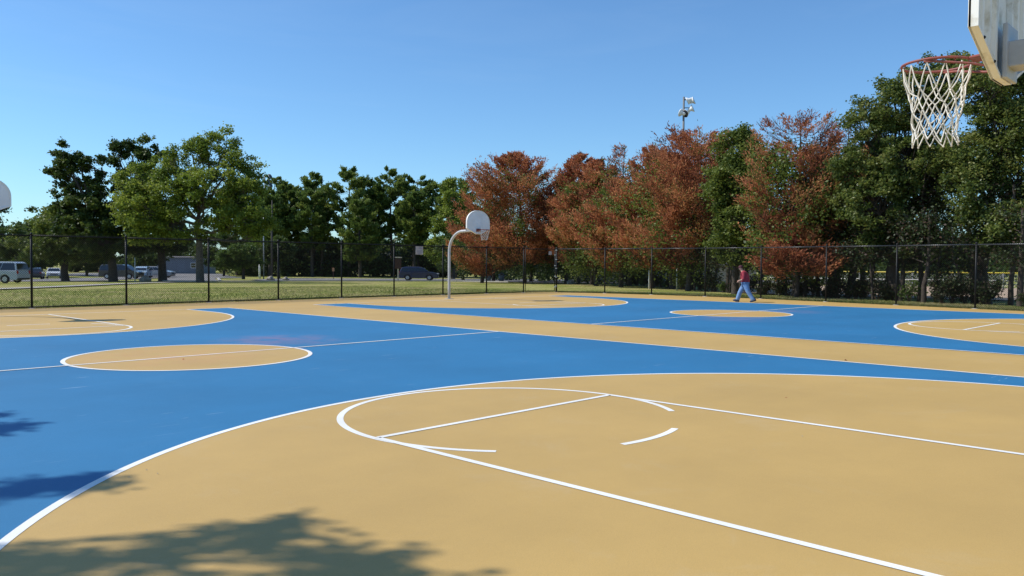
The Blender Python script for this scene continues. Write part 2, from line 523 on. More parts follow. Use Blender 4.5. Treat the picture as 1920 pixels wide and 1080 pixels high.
LW = 0.069
def stroke(name, pts, label, z=0.0075, closed=False, width=LW):
    P = [Vector(p) for p in pts]
    n = len(P)
    v, f = [], []
    for i, p in enumerate(P):
        a = P[(i - 1) % n] if closed else P[max(0, i - 1)]
        c = P[(i + 1) % n] if closed else P[min(n - 1, i + 1)]
        d = (c - a).normalized()
        nn = Vector((-d.y, d.x)) * width / 2
        v += [(p.x + nn.x, p.y + nn.y, z), (p.x - nn.x, p.y - nn.y, z)]
    for i in range(n if closed else n - 1):
        j = (i + 1) % n
        f.append((2 * i, 2 * i + 1, 2 * j + 1, 2 * j))
    b = MB(); b.add(v, f)
    o = b.build(name, M['line'])
    for pl in o.data.polygons: pass
    return put(o, label, kind='structure')

def arc(cx, cy, r, a0, a1, n=96):
    return [(cx + r * math.cos(R(a0 + (a1 - a0) * i / n)), cy + r * math.sin(R(a0 + (a1 - a0) * i / n))) for i in range(n + 1)]

def court(x0, tag, near3, far3):
    h = W / 2
    flat('blue_court', [(x0 - h, 0), (x0 + h, 0), (x0 + h, L), (x0 - h, L)], M['blue'], 0.0025, f'blue painted playing area of the {tag} court')
    stroke('sideline', [(x0 - h, -LW / 2), (x0 - h, L + LW / 2)], f'white left sideline of the {tag} court')
    stroke('sideline', [(x0 + h, -LW / 2), (x0 + h, L + LW / 2)], f'white right sideline of the {tag} court')
    stroke('baseline', [(x0 - h + LW / 2, 0), (x0 + h - LW / 2, 0)], f'white near baseline of the {tag} court')
    stroke('baseline', [(x0 - h + LW / 2, L), (x0 + h - LW / 2, L)], f'white far baseline of the {tag} court')
    stroke('center_line', [(x0 - h + LW / 2, L / 2), (x0 + h - LW / 2, L / 2)], f'white centre line of the {tag} court', 0.0095)
    flat('tan_center_circle', arc(x0, L / 2, 1.95, 0, 360, 80)[:-1], M['tan'], 0.005, f'tan centre circle of the {tag} court')
    stroke('center_circle', arc(x0, L / 2, 1.95, 0, 360, 96)[:-1], f'white ring around the centre circle of the {tag} court', closed=True)
    for end, (ax, ay, ar) in (('near', near3), ('far', far3)):
        s = 1 if end == 'near' else -1
        yb = 0 if s == 1 else L
        pts = [(x0 + ax + ar, yb)] + [(x0 + ax + px, yb + s * (ay + py)) for px, py in arc(0, 0, ar, 0, 180, 120)] + [(x0 + ax - ar, yb)]
        flat('tan_three_point_area', pts, M['tan'], 0.005, f'tan three point area at the {end} end of the {tag} court')
        stroke('three_point_line', pts, f'white three point line at the {end} end of the {tag} court')
        ft = 5.788
        for sx in (-1, 1):
            stroke('lane_line', [(x0 + sx * 1.765, yb + s * 0.03), (x0 + sx * 1.765, yb + s * ft)], f'white {"left" if sx < 0 else "right"} lane line at the {end} end of the {tag} court', 0.0095)
        stroke('free_throw_line', [(x0 - 1.79 + LW / 2, yb + s * ft), (x0 + 1.79 - LW / 2, yb + s * ft)], f'white free throw line at the {end} end of the {tag} court', 0.0095)
        for nm, (a0, a1) in (('large top arc', (-40, 220)), ('short dash', (-102, -71))):
            stroke('free_throw_arc', [(x0 + px, yb + s * (ft + py)) for px, py in arc(0, 0, 1.79, a0, a1, 96)], f'white {nm} of the free throw circle at the {end} end of the {tag} court')
court(0.0, 'near', (0.15, 1.40, 6.28), (0.016, 1.76, 5.97))
court(G, 'further', (0.016, 1.76, 5.97), (0.016, 1.76, 5.97))

# a few small things dropped on the court: pale chips
b = MB()
for _ in range(9):
    x, y = random.choice([(-3.3, 6.3), (1.5, 5.0), (4.5, 3.2), (0.5, 2.8)])
    x += random.gauss(0, 0.5); y += random.gauss(0, 0.5)
    s_ = random.uniform(0.004, 0.009)
    b.box((x, y, 0.014), (s_, s_ * random.uniform(0.4, 1), 0.005), random.uniform(0, 3))
put(b.build('litter_chips', M['path']), 'tiny pale leaf and grit specks scattered on the tan court', kind='stuff')

# dry leaves and needles blown against the fences and a few on the court
def litter():
    n = 420
    S = np.array([(2.4, 30.2), (14.9, 30.5), (25.5, 30.5), (28.6, 29.8), (29.5, 27.1), (30.0, 24.4), (30.15, 21.3), (30.0, 18.2), (29.3, 14.7), (28.7, 11.6), (28.1, 8.5)])
    i = rng.integers(0, len(S) - 1, n); t = rng.random(n)[:, None]
    p = S[i] * (1 - t) + S[i + 1] * t + np.abs(rng.normal(size=(n, 1))) * [[-0.28, -0.28]]
    k = 22
    p[:k] = np.column_stack([rng.uniform(-6, 26, k), rng.uniform(4, 28, k)])
    P = np.column_stack([p, np.full(n, 0.018)])
    d = unit(rng.normal(size=(n, 3)) * [1, 1, 0.25]); s_ = unit(np.cross(d, rng.normal(size=(n, 3)) * [0.2, 0.2, 1]))
    L_ = (0.05 * rng.uniform(0.4, 1.3, n))[:, None]
    Q = np.stack([P - d * L_ * 0.5, P + s_ * L_ * 0.3, P + d * L_ * 0.5, P - s_ * L_ * 0.3], 1)
    Q[:, :, 2] = np.maximum(Q[:, :, 2], 0.010)
    put(quad_object('leaf_litter', Q, rng.uniform(0, 1, n), M['rust']), 'dry brown leaves blown along the foot of the fences', 'leaf litter', kind='stuff')
litter()

# ------------------------------------------------------------------ chain link fences
def chain_fence(name, posts, label, H=2.47, wire_r=0.0041, pitch=0.074, gate=False, bottom=True, top_mat=None, postm='black_vinyl', r=0.036):
    root = empty(name, (posts[0][0], posts[0][1], posts[0][2]), 0, label, 'fence')
    o0 = Vector(posts[0])
    zz = 0
    for i, p in enumerate(posts):
        q = Vector(p) - o0
        b = MB()
        rr = r * (1.35 if i in (0,) and gate else 1)
        b.tube([q + Vector((0, 0, -0.3)), q + Vector((0, 0, H + 0.02))], rr, 10)
        b.lathe([(rr * 1.25, 0), (rr * 1.25, 0.03), (rr * 0.8, 0.06), (0.004, 0.075)], (q.x, q.y, q.z + H + 0.0), 10)
        b.build('post', M[postm], root, True)
        if i == 0 and gate:
            for hz in (0.35, 0.85, 1.35, 1.85, H - 0.1):
                b = MB(); b.lathe([(rr + 0.008, -0.022), (rr + 0.008, 0.022)], (q.x, q.y, q.z + hz), 10)
                b.build('brace_band', M['galv'], root)
        if i % 1 == 0:
            b = MB(); b.lathe([(0.13, -0.03), (0.12, 0.012), (0.05, 0.02)], (q.x, q.y, q.z), 12)
            b.build('footing', M['path'], root)
    for i in range(len(posts) - 1):
        a, c = Vector(posts[i]) - o0, Vector(posts[i + 1]) - o0
        d = (c - a); w_ = d.length; d.normalize()
        nrm = Vector((-d.y, d.x, 0)).normalized()
        b = MB(); b.tube([a + Vector((0, 0, H - 0.03)), c + Vector((0, 0, H - 0.03))], 0.023, 14)
        b.build('top_rail', M[top_mat or postm], root, True)
        b = MB()
        if bottom == 'rail': b.tube([a + Vector((0, 0, 0.05)), c + Vector((0, 0, 0.05))], 0.02, 8)
        else: b.tube([a + Vector((0, 0, 0.04)) + nrm * 0.0, (a + c) / 2 + Vector((0, 0, 0.03 + random.uniform(-0.01, 0.02))), c + Vector((0, 0, 0.04))], 0.008, 6)
        b.build('bottom_rail', M[postm], root, True)
        # woven wires as two families of thin diagonals, offset either side of the plane
        b = MB()
        z0, z1 = 0.02, H + 0.01
        Hh = z1 - z0
        for fam in (1, -1):
            s0 = -Hh if fam == 1 else 0
            k = 0
            x = -Hh
            while x < w_ + Hh:
                # line: x + t (fam=1) or x - t (fam=-1), t in 0..Hh
                if fam == 1: t0, t1 = max(0, -x), min(Hh, w_ - x)
                else: t0, t1 = max(0, x - w_), min(Hh, x)
                if t1 - t0 > 0.02:
                    pa = a + d * (x + fam * t0) + Vector((0, 0, z0 + t0)) + nrm * (0.003 * fam - 0.0 - 0.03)
                    pb = a + d * (x + fam * t1) + Vector((0, 0, z0 + t1)) + nrm * (0.003 * fam - 0.0 - 0.03)
                    b.tube([pa, pb], wire_r, 3, False)
                x += pitch
        # knuckled top edge
        x = 0.0
        while x < w_:
            pa = a + d * x + Vector((0, 0, z1)) - nrm * 0.03
            b.tube([pa, pa + d * pitch * 0.25 + Vector((0, 0, 0.03)), pa + d * pitch * 0.5], wire_r, 3, False)
            x += pitch
        me_o = b.build('wire_mesh', M['wire'], root, kind='stuff')
    return root

back = [(-10.0, 30.0, 0), (-6.9, 30.1, 0), (-3.8, 30.18, 0), (-0.7, 30.26, 0), (2.4, 30.3, 0), (5.52, 30.42, 0), (8.68, 30.5, 0), (11.75, 30.55, 0), (14.97, 30.65, 0), (17.95, 30.68, 0), (21.1, 30.75, 0), (24.2, 30.78, 0), (26.7, 30.42, 0)]
side = [(28.97, 30.0, 0), (29.74, 27.16, 0), (30.18, 24.4, 0), (30.36, 21.3, 0), (30.2, 18.2, 0), (29.55, 14.78, 0), (28.95, 11.6, 0), (28.4, 8.54, 0), (27.9, 5.4, 0), (27.4, 2.3, 0), (26.9, -0.8, 0)]
chain_fence('chain_link_fence', back, 'black chain link fence behind the far baskets with grass beyond', bottom='rail')
chain_fence('chain_link_fence', side, 'black chain link fence along the right side in front of the trees', gate=True, bottom='wire', top_mat='gloss_rail')
# the open passage between the two fences is closed by a gate leaf
def gate_leaf():
    a, c = Vector((26.78, 30.40, 0)), Vector((28.88, 30.02, 0))
    root = empty('fence_gate', a, 0, 'black chain link gate leaf at the far corner between the two fences', 'gate')
    d = c - a; w_ = d.length; d.normalize(); H = 2.42
    b = MB()
    for t in (0.03, w_ - 0.03): b.tube([d * t + Vector((0, 0, 0.08)), d * t + Vector((0, 0, H))], 0.02, 8)
    for z in (0.08, H): b.tube([d * 0.03 + Vector((0, 0, z)), d * (w_ - 0.03) + Vector((0, 0, z))], 0.02, 8)
    b.build('frame', M['black_vinyl'], root, True)
    b = MB()
    Hh = H - 0.08
    for fam in (1, -1):
        x = -Hh
        while x < w_ + Hh:
            if fam == 1: t0, t1 = max(0, -x), min(Hh, w_ - x)
            else: t0, t1 = max(0, x - w_), min(Hh, x)
            if t1 - t0 > 0.02:
                b.tube([d * (x + fam * t0) + Vector((0, 0.003 * fam, 0.08 + t0)), d * (x + fam * t1) + Vector((0, 0.003 * fam, 0.08 + t1))], 0.0021, 3, False)
            x += 0.074
    b.build('wire_mesh', M['wire'], root, kind='stuff')
    for z in (0.3, 0.9, 1.5, 2.1):
        b = MB(); b.box(d * (w_ - 0.0) + Vector((0, -0.02, z)), (0.12, 0.05, 0.05), 0); b.build('hinge', M['galv'], root)
gate_leaf()

# ------------------------------------------------------------------ basketball hoops
def fan(hw=0.686, z0=-0.50, zc=-0.27, top=0.52, flat_w=0.14, zs=-0.02):
    """fan shaped board outline in (x,z), centre of the board at z=0"""
    p = [(-flat_w, z0), (flat_w, z0), (hw, zc), (hw, zs)]
    n = 22
    for i in range(1, n):
        a = math.pi * i / n
        p.append((hw * math.cos(a), zs + (top - zs) * math.sin(a) ** 0.9))
    p += [(-hw, zs), (-hw, zc)]
    return p

def net(parent, cx, cy, z, n=12, drop=0.53, cord=0.0035, lean=(0, 0), rtop=0.225, rbot=0.135):
    b = MB()
    lev = [0, 0.30, 0.44, 0.58, 0.72, 0.86, 1.0]
    rad = [rtop, rtop * 0.84, rtop * 0.76, rtop * 0.70, rtop * 0.66, rtop * 0.62, rbot]
    lrng = random.Random(5)
    pts = {}
    for k, (t, r_) in enumerate(zip(lev, rad)):
        for i in range(n):
            a = 2 * math.pi * (i + 0.5 * (k % 2)) / n
            j = lrng.uniform(-0.02, 0.02)
            rr = r_ + lrng.uniform(-0.013, 0.013) * (k > 0); a += lrng.uniform(-0.06, 0.06) * (k > 0)
            pts[k, i] = Vector((cx + rr * math.cos(a) + lean[0] * t, cy + rr * math.sin(a) + lean[1] * t, z - 0.018 - drop * t + j * (k > 0)))
    for k in range(len(lev) - 1):
        for i in range(n):
            p = pts[k, i]
            for q in ((pts[k + 1, i], pts[k + 1, (i - 1) % n]) if k % 2 == 0 else (pts[k + 1, i], pts[k + 1, (i + 1) % n])):
                mid = (p + q) / 2
                outv = Vector((mid.x - cx, mid.y - cy, 0)).normalized() * (0.010 if k == 0 else 0.003)
                b.tube([p, mid + outv + Vector((0, 0, -0.006)), q], cord, 5, False)
    o = b.build('net', M['net'], parent, True)
    # knots
    kb = MB()
    for (k, i), p in pts.items():
        if k == 0: continue
        kb.lathe([(0.001, -0.008), (cord * 1.9, 0), (0.001, 0.008)], p, 5)
    kb.build('net_knots', M['net'], parent, kind='stuff')
    return o

def ring(b, cx, cy, z, r, t, n=48):
    v, f = [], []
    m = 8
    for i in range(n):
        a = 2 * math.pi * i / n
        for k in range(m):
            c = 2 * math.pi * k / m
            rr = r + t * math.cos(c)
            v.append((cx + rr * math.cos(a), cy + rr * math.sin(a), z + t * math.sin(c)))
    for i in range(n):
        for k in range(m):
            f.append((i * m + k, ((i + 1) % n) * m + k, ((i + 1) % n) * m + (k + 1) % m, i * m + (k + 1) % m))
    b.add(v, f)

def hoop(loc, rz, label, boardm='board', detail=False, polem='hoop_grey', rtilt=0.0):
    """local frame: pole foot at origin, the board faces +Y at y=1.87, ring centre at y=2.25"""
    root = empty('basketball_hoop', loc, rz, label, 'basketball hoop', 'gooseneck basketball hoops' if not detail else None)
    r_ = 0.078 if detail else 0.062
    pts = [(0, 0, -0.1)] + [(0, 0, z) for z in (0.5, 1.0, 1.6, 2.12)]
    for i in range(1, 13):
        a = R(90 * i / 12)
        pts.append((0, 0.9 - 0.9 * math.cos(a), 2.12 + 0.9 * math.sin(a)))
    pts += [(0, 1.3, 3.03), (0, 1.62, 3.03)]
    b = MB(); b.tube(pts, r_, 18)
    b.build('pole', M[polem], root, True)
    b = MB(); b.lathe([(0.2, 0.0), (0.2, 0.015), (0.1, 0.02)], (0, 0, 0.0), 20)
    b.build('base_collar', M['path'], root)
    by, bz = 1.87, 3.37
    pl = fan()
    b = MB(); b.prism([(x, z + bz) for x, z in pl], 'y', by - 0.012, by)
    board = b.build('backboard', M[boardm], root)
    # rolled edge flange, hollow behind
    b = MB()
    n = len(pl)
    inn = [(x * 0.962, z * 0.962 + 0.0) for x, z in pl]
    v = [(x, by + 0.004, z + bz) for x, z in pl] + [(x, by - 0.055, z + bz) for x, z in pl] + [(x, by - 0.055, z + bz) for x, z in inn] + [(x, by - 0.0125, z + bz) for x, z in inn] + [(x, by + 0.004, z + bz) for x, z in inn]
    f = []
    for i in range(n):
        j = (i + 1) % n
        f += [(i, j, n + j, n + i), (n + i, n + j, 2 * n + j, 2 * n + i), (2 * n + i, 2 * n + j, 3 * n + j, 3 * n + i), (i, 4 * n + i, 4 * n + j, j)]
    b.add(v, f)
    fl = b.build('edge_flange', M[boardm], board, False)
    if not detail:  # added raised white ring, standing in for the board edge catching sun
        inb = [(x * 0.93, z * 0.93 + 0.001) for x, z in pl]
        v = [(x, by + 0.014, z + bz) for x, z in pl] + [(x, by + 0.014, z + bz) for x, z in inb] + [(x, by + 0.0005, z + bz) for x, z in inb] + [(x, by - 0.05, z + bz) for x, z in [(x * 1.004, z * 1.004) for x, z in pl]]
        b = MB(); b.add(v, [q for i in range(n) for q in ((i, (i + 1) % n, n + (i + 1) % n, n + i), (n + i, n + (i + 1) % n, 2 * n + (i + 1) % n, 2 * n + i), (i, 3 * n + i, 3 * n + (i + 1) % n, (i + 1) % n))])
        b.build('added_lit_edge', M['white'], board)
    # stiffening ribs across the back
    xs = [-0.52, -0.36, -0.2, 0.2, 0.36, 0.52] if detail else [-0.4, 0.4]
    for x in xs:
        zlo = -0.50 + max(0, (abs(x) - 0.14)) / (0.686 - 0.14) * 0.23 + 0.05
        zhi = -0.02 + 0.54 * math.sqrt(max(0, 1 - (x / 0.686) ** 2)) - 0.04
        b = MB()
        b.prism([(x - 0.045, by - 0.0125), (x - 0.022, by - 0.042), (x + 0.022, by - 0.042), (x + 0.045, by - 0.0125)], 'z', bz + zlo, bz + zhi)
        b.build('rib', M[boardm], board, bevel=0.004 if detail else 0)
    # mounting: end box, plate and struts
    b = MB(); b.box((0, 1.70, 3.03), (0.20, 0.22, 0.17)); b.box((0, by - 0.075, 3.05), (0.28, 0.03, 0.36))
    b.build('mounting_box', M[polem], root, bevel=0.008)
    for sx in (-1, 1):
        b = MB(); b.tube([(0.06 * sx, 1.15, 3.06), (0.36 * sx, by - 0.05, 3.62)], 0.017, 8)
        b.build('brace', M[polem], root, True)
    # rim
    rz_, ry = 3.05, by + 0.38
    rim = MB(); ring(rim, 0, ry, rz_, 0.2286, 0.0095)
    rim = rim.build('rim', M['rim'], root, True)
    b = MB()
    b.box((0, by + 0.012, rz_ - 0.01), (0.26, 0.014, 0.13))
    b.prism([(by + 0.018, rz_ + 0.022), (by + 0.018, rz_ + 0.004), (ry - 0.228, rz_ - 0.006), (ry - 0.228, rz_ + 0.008)], 'x', -0.085, 0.085)
    b.build('rim_plate', M['rim'], rim, bevel=0.003)
    for sx in (-1, 1):
        b = MB(); b.tube([(0.10 * sx, by + 0.015, rz_ - 0.085), (0.17 * sx, by + 0.12, rz_ - 0.06), (0.205 * sx, ry - 0.06, rz_ - 0.02), (0.2286 * sx, ry + 0.02, rz_ - 0.012)], 0.0085, 8)
        b.build('support_rod', M['rim'], rim, True)
    for i in range(12):
        a = 2 * math.pi * (i + 0.5) / 12
        b = MB()
        px, py = 0.2286 * math.cos(a), ry + 0.2286 * math.sin(a)
        b.tube([(px - 0.008 * math.sin(a), py + 0.008 * math.cos(a), rz_ - 0.006), (px, py, rz_ - 0.022), (px + 0.008 * math.sin(a), py - 0.008 * math.cos(a), rz_ - 0.006)], 0.003, 5)
        b.build('net_hook', M['rim'], rim)
    if detail:
        net(root, 0, ry, rz_, 12, 0.535, 0.0045, lean=(-0.012, 0.0), rtop=0.222, rbot=0.15)
        for x, z in ((-0.55, -0.315), (-0.3, -0.42), (0.55, -0.315)):
            b = MB(); b.lathe([(0.011, -0.008), (0.011, 0.0), (0.004, 0.006)], (0, 0, 0), 8)
            o = b.build('bolt', M['black_vinyl'], board); o.location = (x, by - 0.058, z + bz); o.rotation_euler = (R(90), 0, 0)
    else:
        net(root, 0, ry, rz_, 12, 0.42, 0.0045, rtop=0.222, rbot=0.12)
    return root
hoop((0, -0.65, 0), 0, 'closest basketball hoop with cream fan backboard seen from behind at top right', 'board_old', True)
hoop((G, L + 0.66, 0), math.pi, 'gooseneck basketball hoop with white fan backboard in front of the rusty trees')
hoop((-0.17, L + 0.66, 0), math.pi, 'gooseneck basketball hoop cut off by the left edge of the photo')

# ------------------------------------------------------------------ trees
RZ = math.pi / 2 * 0 - R(46.3)

def limb(b, a, c, r0, r1, n=6, seg=4, sag=0.0, wob=0.1):
    a, c = np.array(a, float), np.array(c, float)
    Ln = np.linalg.norm(c - a)
    pts, rad = [], []
    for i in range(seg + 1):
        t = i / seg
        p = a + (c - a) * t
        p = p + np.array([0, 0, -sag * Ln * math.sin(math.pi * t)])
        if 0 < i < seg: p = p + rng.normal(size=3) * wob * Ln / seg
        pts.append(p); rad.append(r0 + (r1 - r0) * t ** 0.8)
    b.tube(pts, rad, n, False)
    return pts

def broadleaf(loc, lobes, n, leaf, m, label, tr=0.25, bark='bark', cr=0.9, group=None, name='leafy_tree', gaps=1.0, cat='tree', trunks=1, tipd=0.6):
    root = empty(name, (loc[0], loc[1], terr(loc[0], loc[1]) - 0.05), RZ, label, cat, group)
    lob = np.array([(x, (rng.uniform(-0.5, 0.5) * rx) if len(l_) < 5 else l_[4], z, rx, rx * 0.95, rz) for l_ in lobes for (x, z, rx, rz) in [l_[:4]]])
    vol = lob[:, 3] * lob[:, 4] * lob[:, 5]
    share = vol ** 0.75; share /= share.sum()
    # trunk
    b = MB()
    zl = (lob[:, 2] - lob[:, 5]).min()
    zmean = (lob[:, 2] * share).sum(); xmean = (lob[:, 0] * share).sum()
    fork = max(0.9, min(zl + 0.8, zmean * 0.5))
    for k in range(trunks):
        off = (k - (trunks - 1) / 2) * tr * 2.2
        tp = [(off, 0, -0.2), (off, 0, 0.15), (off * 1.1 + rng.normal() * 0.08, rng.normal() * 0.08, fork * 0.5), (off * 1.4 + xmean * 0.12, 0, fork)]
        b.tube(tp, [tr * 1.5, tr * 1.12, tr * 0.95, tr * 0.85], 9, False)
        top = tp[-1]
        lead = (xmean * 0.6, 0, zmean + 0.25 * lob[:, 5].mean())
        limb(b, top, lead, tr * 0.8, tr * 0.3, 7, 5, 0, 0.12)
    clumps, cl_r, cl_t = [], [], []
    for i, (x, y, z, rx, ry, rz) in enumerate(lob):
        fz = fork + (z - fork) * 0.35
        s_ = (xmean * 0.6 * (fz - fork) / max(0.1, zmean - fork), 0, fz)
        mid = limb(b, s_, (x, y, z - rz * 0.25), tr * 0.5, tr * 0.16, 6, 5, 0.08, 0.12)
        nc = max(8, int(round(share[i] * n / 190)))
        d = unit(rng.normal(size=(nc, 3)))
        rr = rng.uniform(0.45, 1.0, nc) ** 0.6
        c = np.array([x, y, z]) + d * rr[:, None] * np.array([rx, ry, rz])
        for q in c:
            if rng.random() < 0.8:
                limb(b, mid[rng.integers(2, 6)], q, tr * 0.12, 0.012, 4, 3, -0.05, 0.15)
        clumps.append(c); cl_r.append(np.full(nc, cr) * 1.12 * rng.uniform(0.6, 1.3, nc)); cl_t.append(rng.normal(0.5, 0.13, nc))
    clumps = np.concatenate(clumps); cl_r = np.concatenate(cl_r); cl_t = np.concatenate(cl_t)
    b.build('trunk', M[bark], root, True)
    nc = len(clumps)
    per = rng.multinomial(n, cl_r ** 2 / (cl_r ** 2).sum())
    idx = np.repeat(np.arange(nc), per)
    # each clump is made of a few twig tips that carry the leaves
    nt_ = 10
    tips = clumps[:, None, :] + unit(rng.normal(size=(nc, nt_, 3)) + [0, 0, 0.25]) * cl_r[:, None, None] * rng.uniform(0.3, 1.0, (nc, nt_, 1)) * [1, 1, 0.62]
    ti = rng.integers(0, nt_, n)
    tp = tips[idx, ti]
    base = clumps[idx]
    t = rng.random(n)[:, None] ** 0.6
    p = base + (tp - base) * (0.25 + 0.75 * t) + rng.normal(size=(n, 3)) * cl_r[idx][:, None] * 0.27 * [1, 1, 0.75] * gaps
    sz = leaf * 1.22 * rng.uniform(0.65, 1.3, n)
    tint = cl_t[idx] + rng.normal(0, 0.17, n)
    quad_object('crown', leaf_quads(p, sz), tint, M[m], root, kind='stuff')
    return root

def conifer(loc, h, prof, label, m='rust', nb=70, tuft=0.22, tw=0.035, tr=0.16, bark='bark', rise=0.35, group=None, dens=1.0, xoff=0.0, bare_top=0.0, squash=1.0, name='pine_tree', vine=0, z0=1.0, lean=0.0, updir=0.35, sub=10, per=16, cat='tree'):
    """prof: (height fraction, radius) pairs; feathery branches with tufts of needles"""
    root = empty(name, (loc[0], loc[1], terr(loc[0], loc[1]) - 0.05), RZ, label, cat, group)
    b = MB()
    tp = [(xoff * t + lean * t * h + rng.normal() * 0.05, rng.normal() * 0.05, -0.2 + (h + 0.2) * t * 0.98) for t in np.linspace(0, 1, 7)]
    b.tube(tp, [tr * (1.25 - 1.15 * t) for t in np.linspace(0, 1, 7)], 8, False)
    zs = [z for z, r_ in prof]; rs = [r_ for z, r_ in prof]
    P0, D0, Ts = [], [], []
    tw_mb = MB()
    for i in range(nb):
        fz = zs[0] + (zs[-1] - zs[0]) * ((i + rng.random()) / nb)
        Rm = np.interp(fz, zs, rs) * rng.choice([rng.uniform(0.5, 0.85), rng.uniform(0.85, 1.15)])
        a = rng.uniform(0, 2 * math.pi) if i % 3 else rng.uniform(-math.pi, 0.3)
        t_ = fz
        o_ = np.array([np.interp(t_, np.linspace(0, 1, 7), [q[0] for q in tp]), np.interp(t_, np.linspace(0, 1, 7), [q[1] for q in tp]), fz * h - 0.18 * Rm])
        dirv = np.array([math.cos(a), math.sin(a) * squash, 0])
        rs_ = rise * rng.uniform(0.4, 1.6)
        # quadratic path curving upward to the tip
        pts = []
        for t in np.linspace(0, 1, 5):
            pts.append(o_ + dirv * Rm * t + np.array([0, 0, Rm * rs_ * (t ** 1.8) - 0.12 * Rm * math.sin(math.pi * t)]))
        br = max(0.012, tr * 0.28 * (1 - fz) + 0.012)
        b.tube(pts, [br, br * 0.8, br * 0.6, br * 0.4, 0.006], 4, False)
        bt = rng.normal(0.5, 0.2)
        bare = rng.random() < bare_top * max(0, (fz - 0.55) / 0.45) * 1.6
        ns = max(3, int(sub * (0.5 + Rm / max(rs) * 0.7)))
        for s_ in range(ns):
            t = rng.uniform(0.12, 1.0) ** 0.6
            i0 = min(3, int(t * 4)); ft = t * 4 - i0
            q = pts[i0] * (1 - ft) + pts[i0 + 1] * ft
            tang = unit((pts[i0 + 1] - pts[i0])[None])[0]
            side_ = np.cross(tang, [0, 0, 1]); side_ /= max(1e-6, np.linalg.norm(side_))
            ang = rng.uniform(-1.1, 1.1)
            dv = tang * math.cos(ang) + side_ * math.sin(ang) + np.array([0, 0, rng.uniform(0.0, updir * 2)])
            dv /= np.linalg.norm(dv)
            ln = Rm * rng.uniform(0.18, 0.42) * (1.25 - 0.6 * t) + 0.18
            if bare or rng.random() < 0.16:
                b.tube([q, q + dv * ln * 0.5 + rng.normal(size=3) * 0.02, q + dv * ln + [0, 0, 0.1 * ln]], [0.010, 0.007, 0.004], 3, False)
                if bare: 
                    if rng.random() < 0.6: continue
            k = int(per * dens * rng.uniform(0.6, 1.3) * (0.35 if bare else 1))
            tt = rng.random(k)[:, None] ** 0.8
            pp = q + dv * ln * tt + rng.normal(size=(k, 3)) * 0.055 * (1 + ln)
            dd = unit(dv[None] * 1.0 + rng.normal(size=(k, 3)) * 0.42 + [0, 0, 0.22])
            P0.append(pp); D0.append(dd); Ts.append(np.full(k, bt) + rng.normal(0, 0.16, k))
    b.build('trunk', M[bark], root, True)
    P0, D0, Ts = np.concatenate(P0), np.concatenate(D0), np.concatenate(Ts)
    n = len(P0)
    s = rng.normal(size=(n, 3)); s = unit(s - D0 * (s * D0).sum(1, keepdims=True))
    Lq = (tuft * rng.uniform(0.6, 1.3, n))[:, None]; Wq = (tw * rng.uniform(0.7, 1.3, n))[:, None]
    Q = np.stack([P0, P0 + D0 * Lq * 0.45 + s * Wq, P0 + D0 * Lq, P0 + D0 * Lq * 0.45 - s * Wq], 1)
    quad_object('crown', Q, Ts, M[m], root, kind='stuff')
    if vine:
        nv = vine
        K = 70
        z = rng.uniform(1.3, h * 0.8, K)
        ra = np.interp(z / h, zs, rs) * rng.uniform(0.3, 0.98, K)
        aa = rng.uniform(0, 2 * math.pi, K)
        cc = np.stack([xoff * z / h + ra * np.cos(aa), ra * np.sin(aa), z], 1)
        ii = rng.integers(0, K, nv)
        pv = cc[ii] + rng.normal(size=(nv, 3)) * [0.42, 0.42, 0.48]
        quad_object('vine_leaves', leaf_quads(pv, 0.18 * rng.uniform(0.6, 1.3, nv)), rng.normal(0.42, 0.24, nv), M['olive'], root, kind='stuff')
    return root

def BL(*a, **k): return broadleaf(*a, **k)
# left group, beyond the lawn
BL((35.8, 158.2), [(-2.0, 7.2, 4.3, 5.8), (-5.9, 6.6, 4.1, 5.2)], 9000, 0.42, 'oak', 'distant dark tree low at the left edge behind the backboard', 0.3, cr=1.3)
BL((38.3, 152.7), [(-0.7, 6.7, 4.3, 5.7), (0.9, 5.4, 3.6, 4.9)], 9000, 0.42, 'oak', 'distant blue green tree right of the one at the left edge', 0.3, cr=1.3)
BL((23.5, 93.0), [(-1.2, 5.8, 2.8, 2.5), (0.9, 3.8, 3.3, 1.6), (2.1, 5.1, 2.2, 2.0), (-2.6, 3.9, 2.2, 1.7), (-0.6, 2.9, 2.6, 0.9), (1.8, 2.9, 2.2, 0.9)], 24000, 0.24, 'olive', 'low spreading dull olive tree behind the white sedan', 0.38, cr=0.9)
BL((26.2, 87.3), [(-5.5, 12.6, 1.3, 0.7), (-5.9, 11.0, 0.9, 0.5), (-4.4, 12.6, 1.0, 1.7), (-3.2, 11.6, 0.9, 1.7), (-1.9, 12.2, 1.0, 2.2), (-4.6, 9.6, 1.9, 1.4), (-5.7, 7.6, 0.9, 0.4), (-1.3, 8.3, 2.7, 2.4), (-2.9, 7.4, 2.4, 1.8), (-2.1, 4.9, 3.4, 2.0), (-1.0, 3.2, 2.6, 0.9), (1.0, 5.4, 2.0, 1.6)], 36000, 0.24, 'oak', 'tall dark oak with finger like upper limbs, leftmost of the big trees', 0.42, cr=0.62, gaps=0.85)
BL((31.4, 87.6), [(-4.2, 13.0, 1.2, 1.6), (-3.1, 13.6, 0.8, 1.5), (-1.8, 13.3, 0.9, 2.0), (-0.5, 12.6, 1.2, 1.9), (-2.9, 10.4, 2.4, 2.2), (-1.1, 6.6, 2.9, 2.4), (-0.7, 4.3, 2.4, 1.3), (1.6, 4.0, 1.8, 1.0), (-2.8, 4.0, 1.8, 1.1)], 32000, 0.24, 'oak', 'dark tree between the finger limbed oak and the broad pale green tree', 0.42, cr=0.7, gaps=0.85)
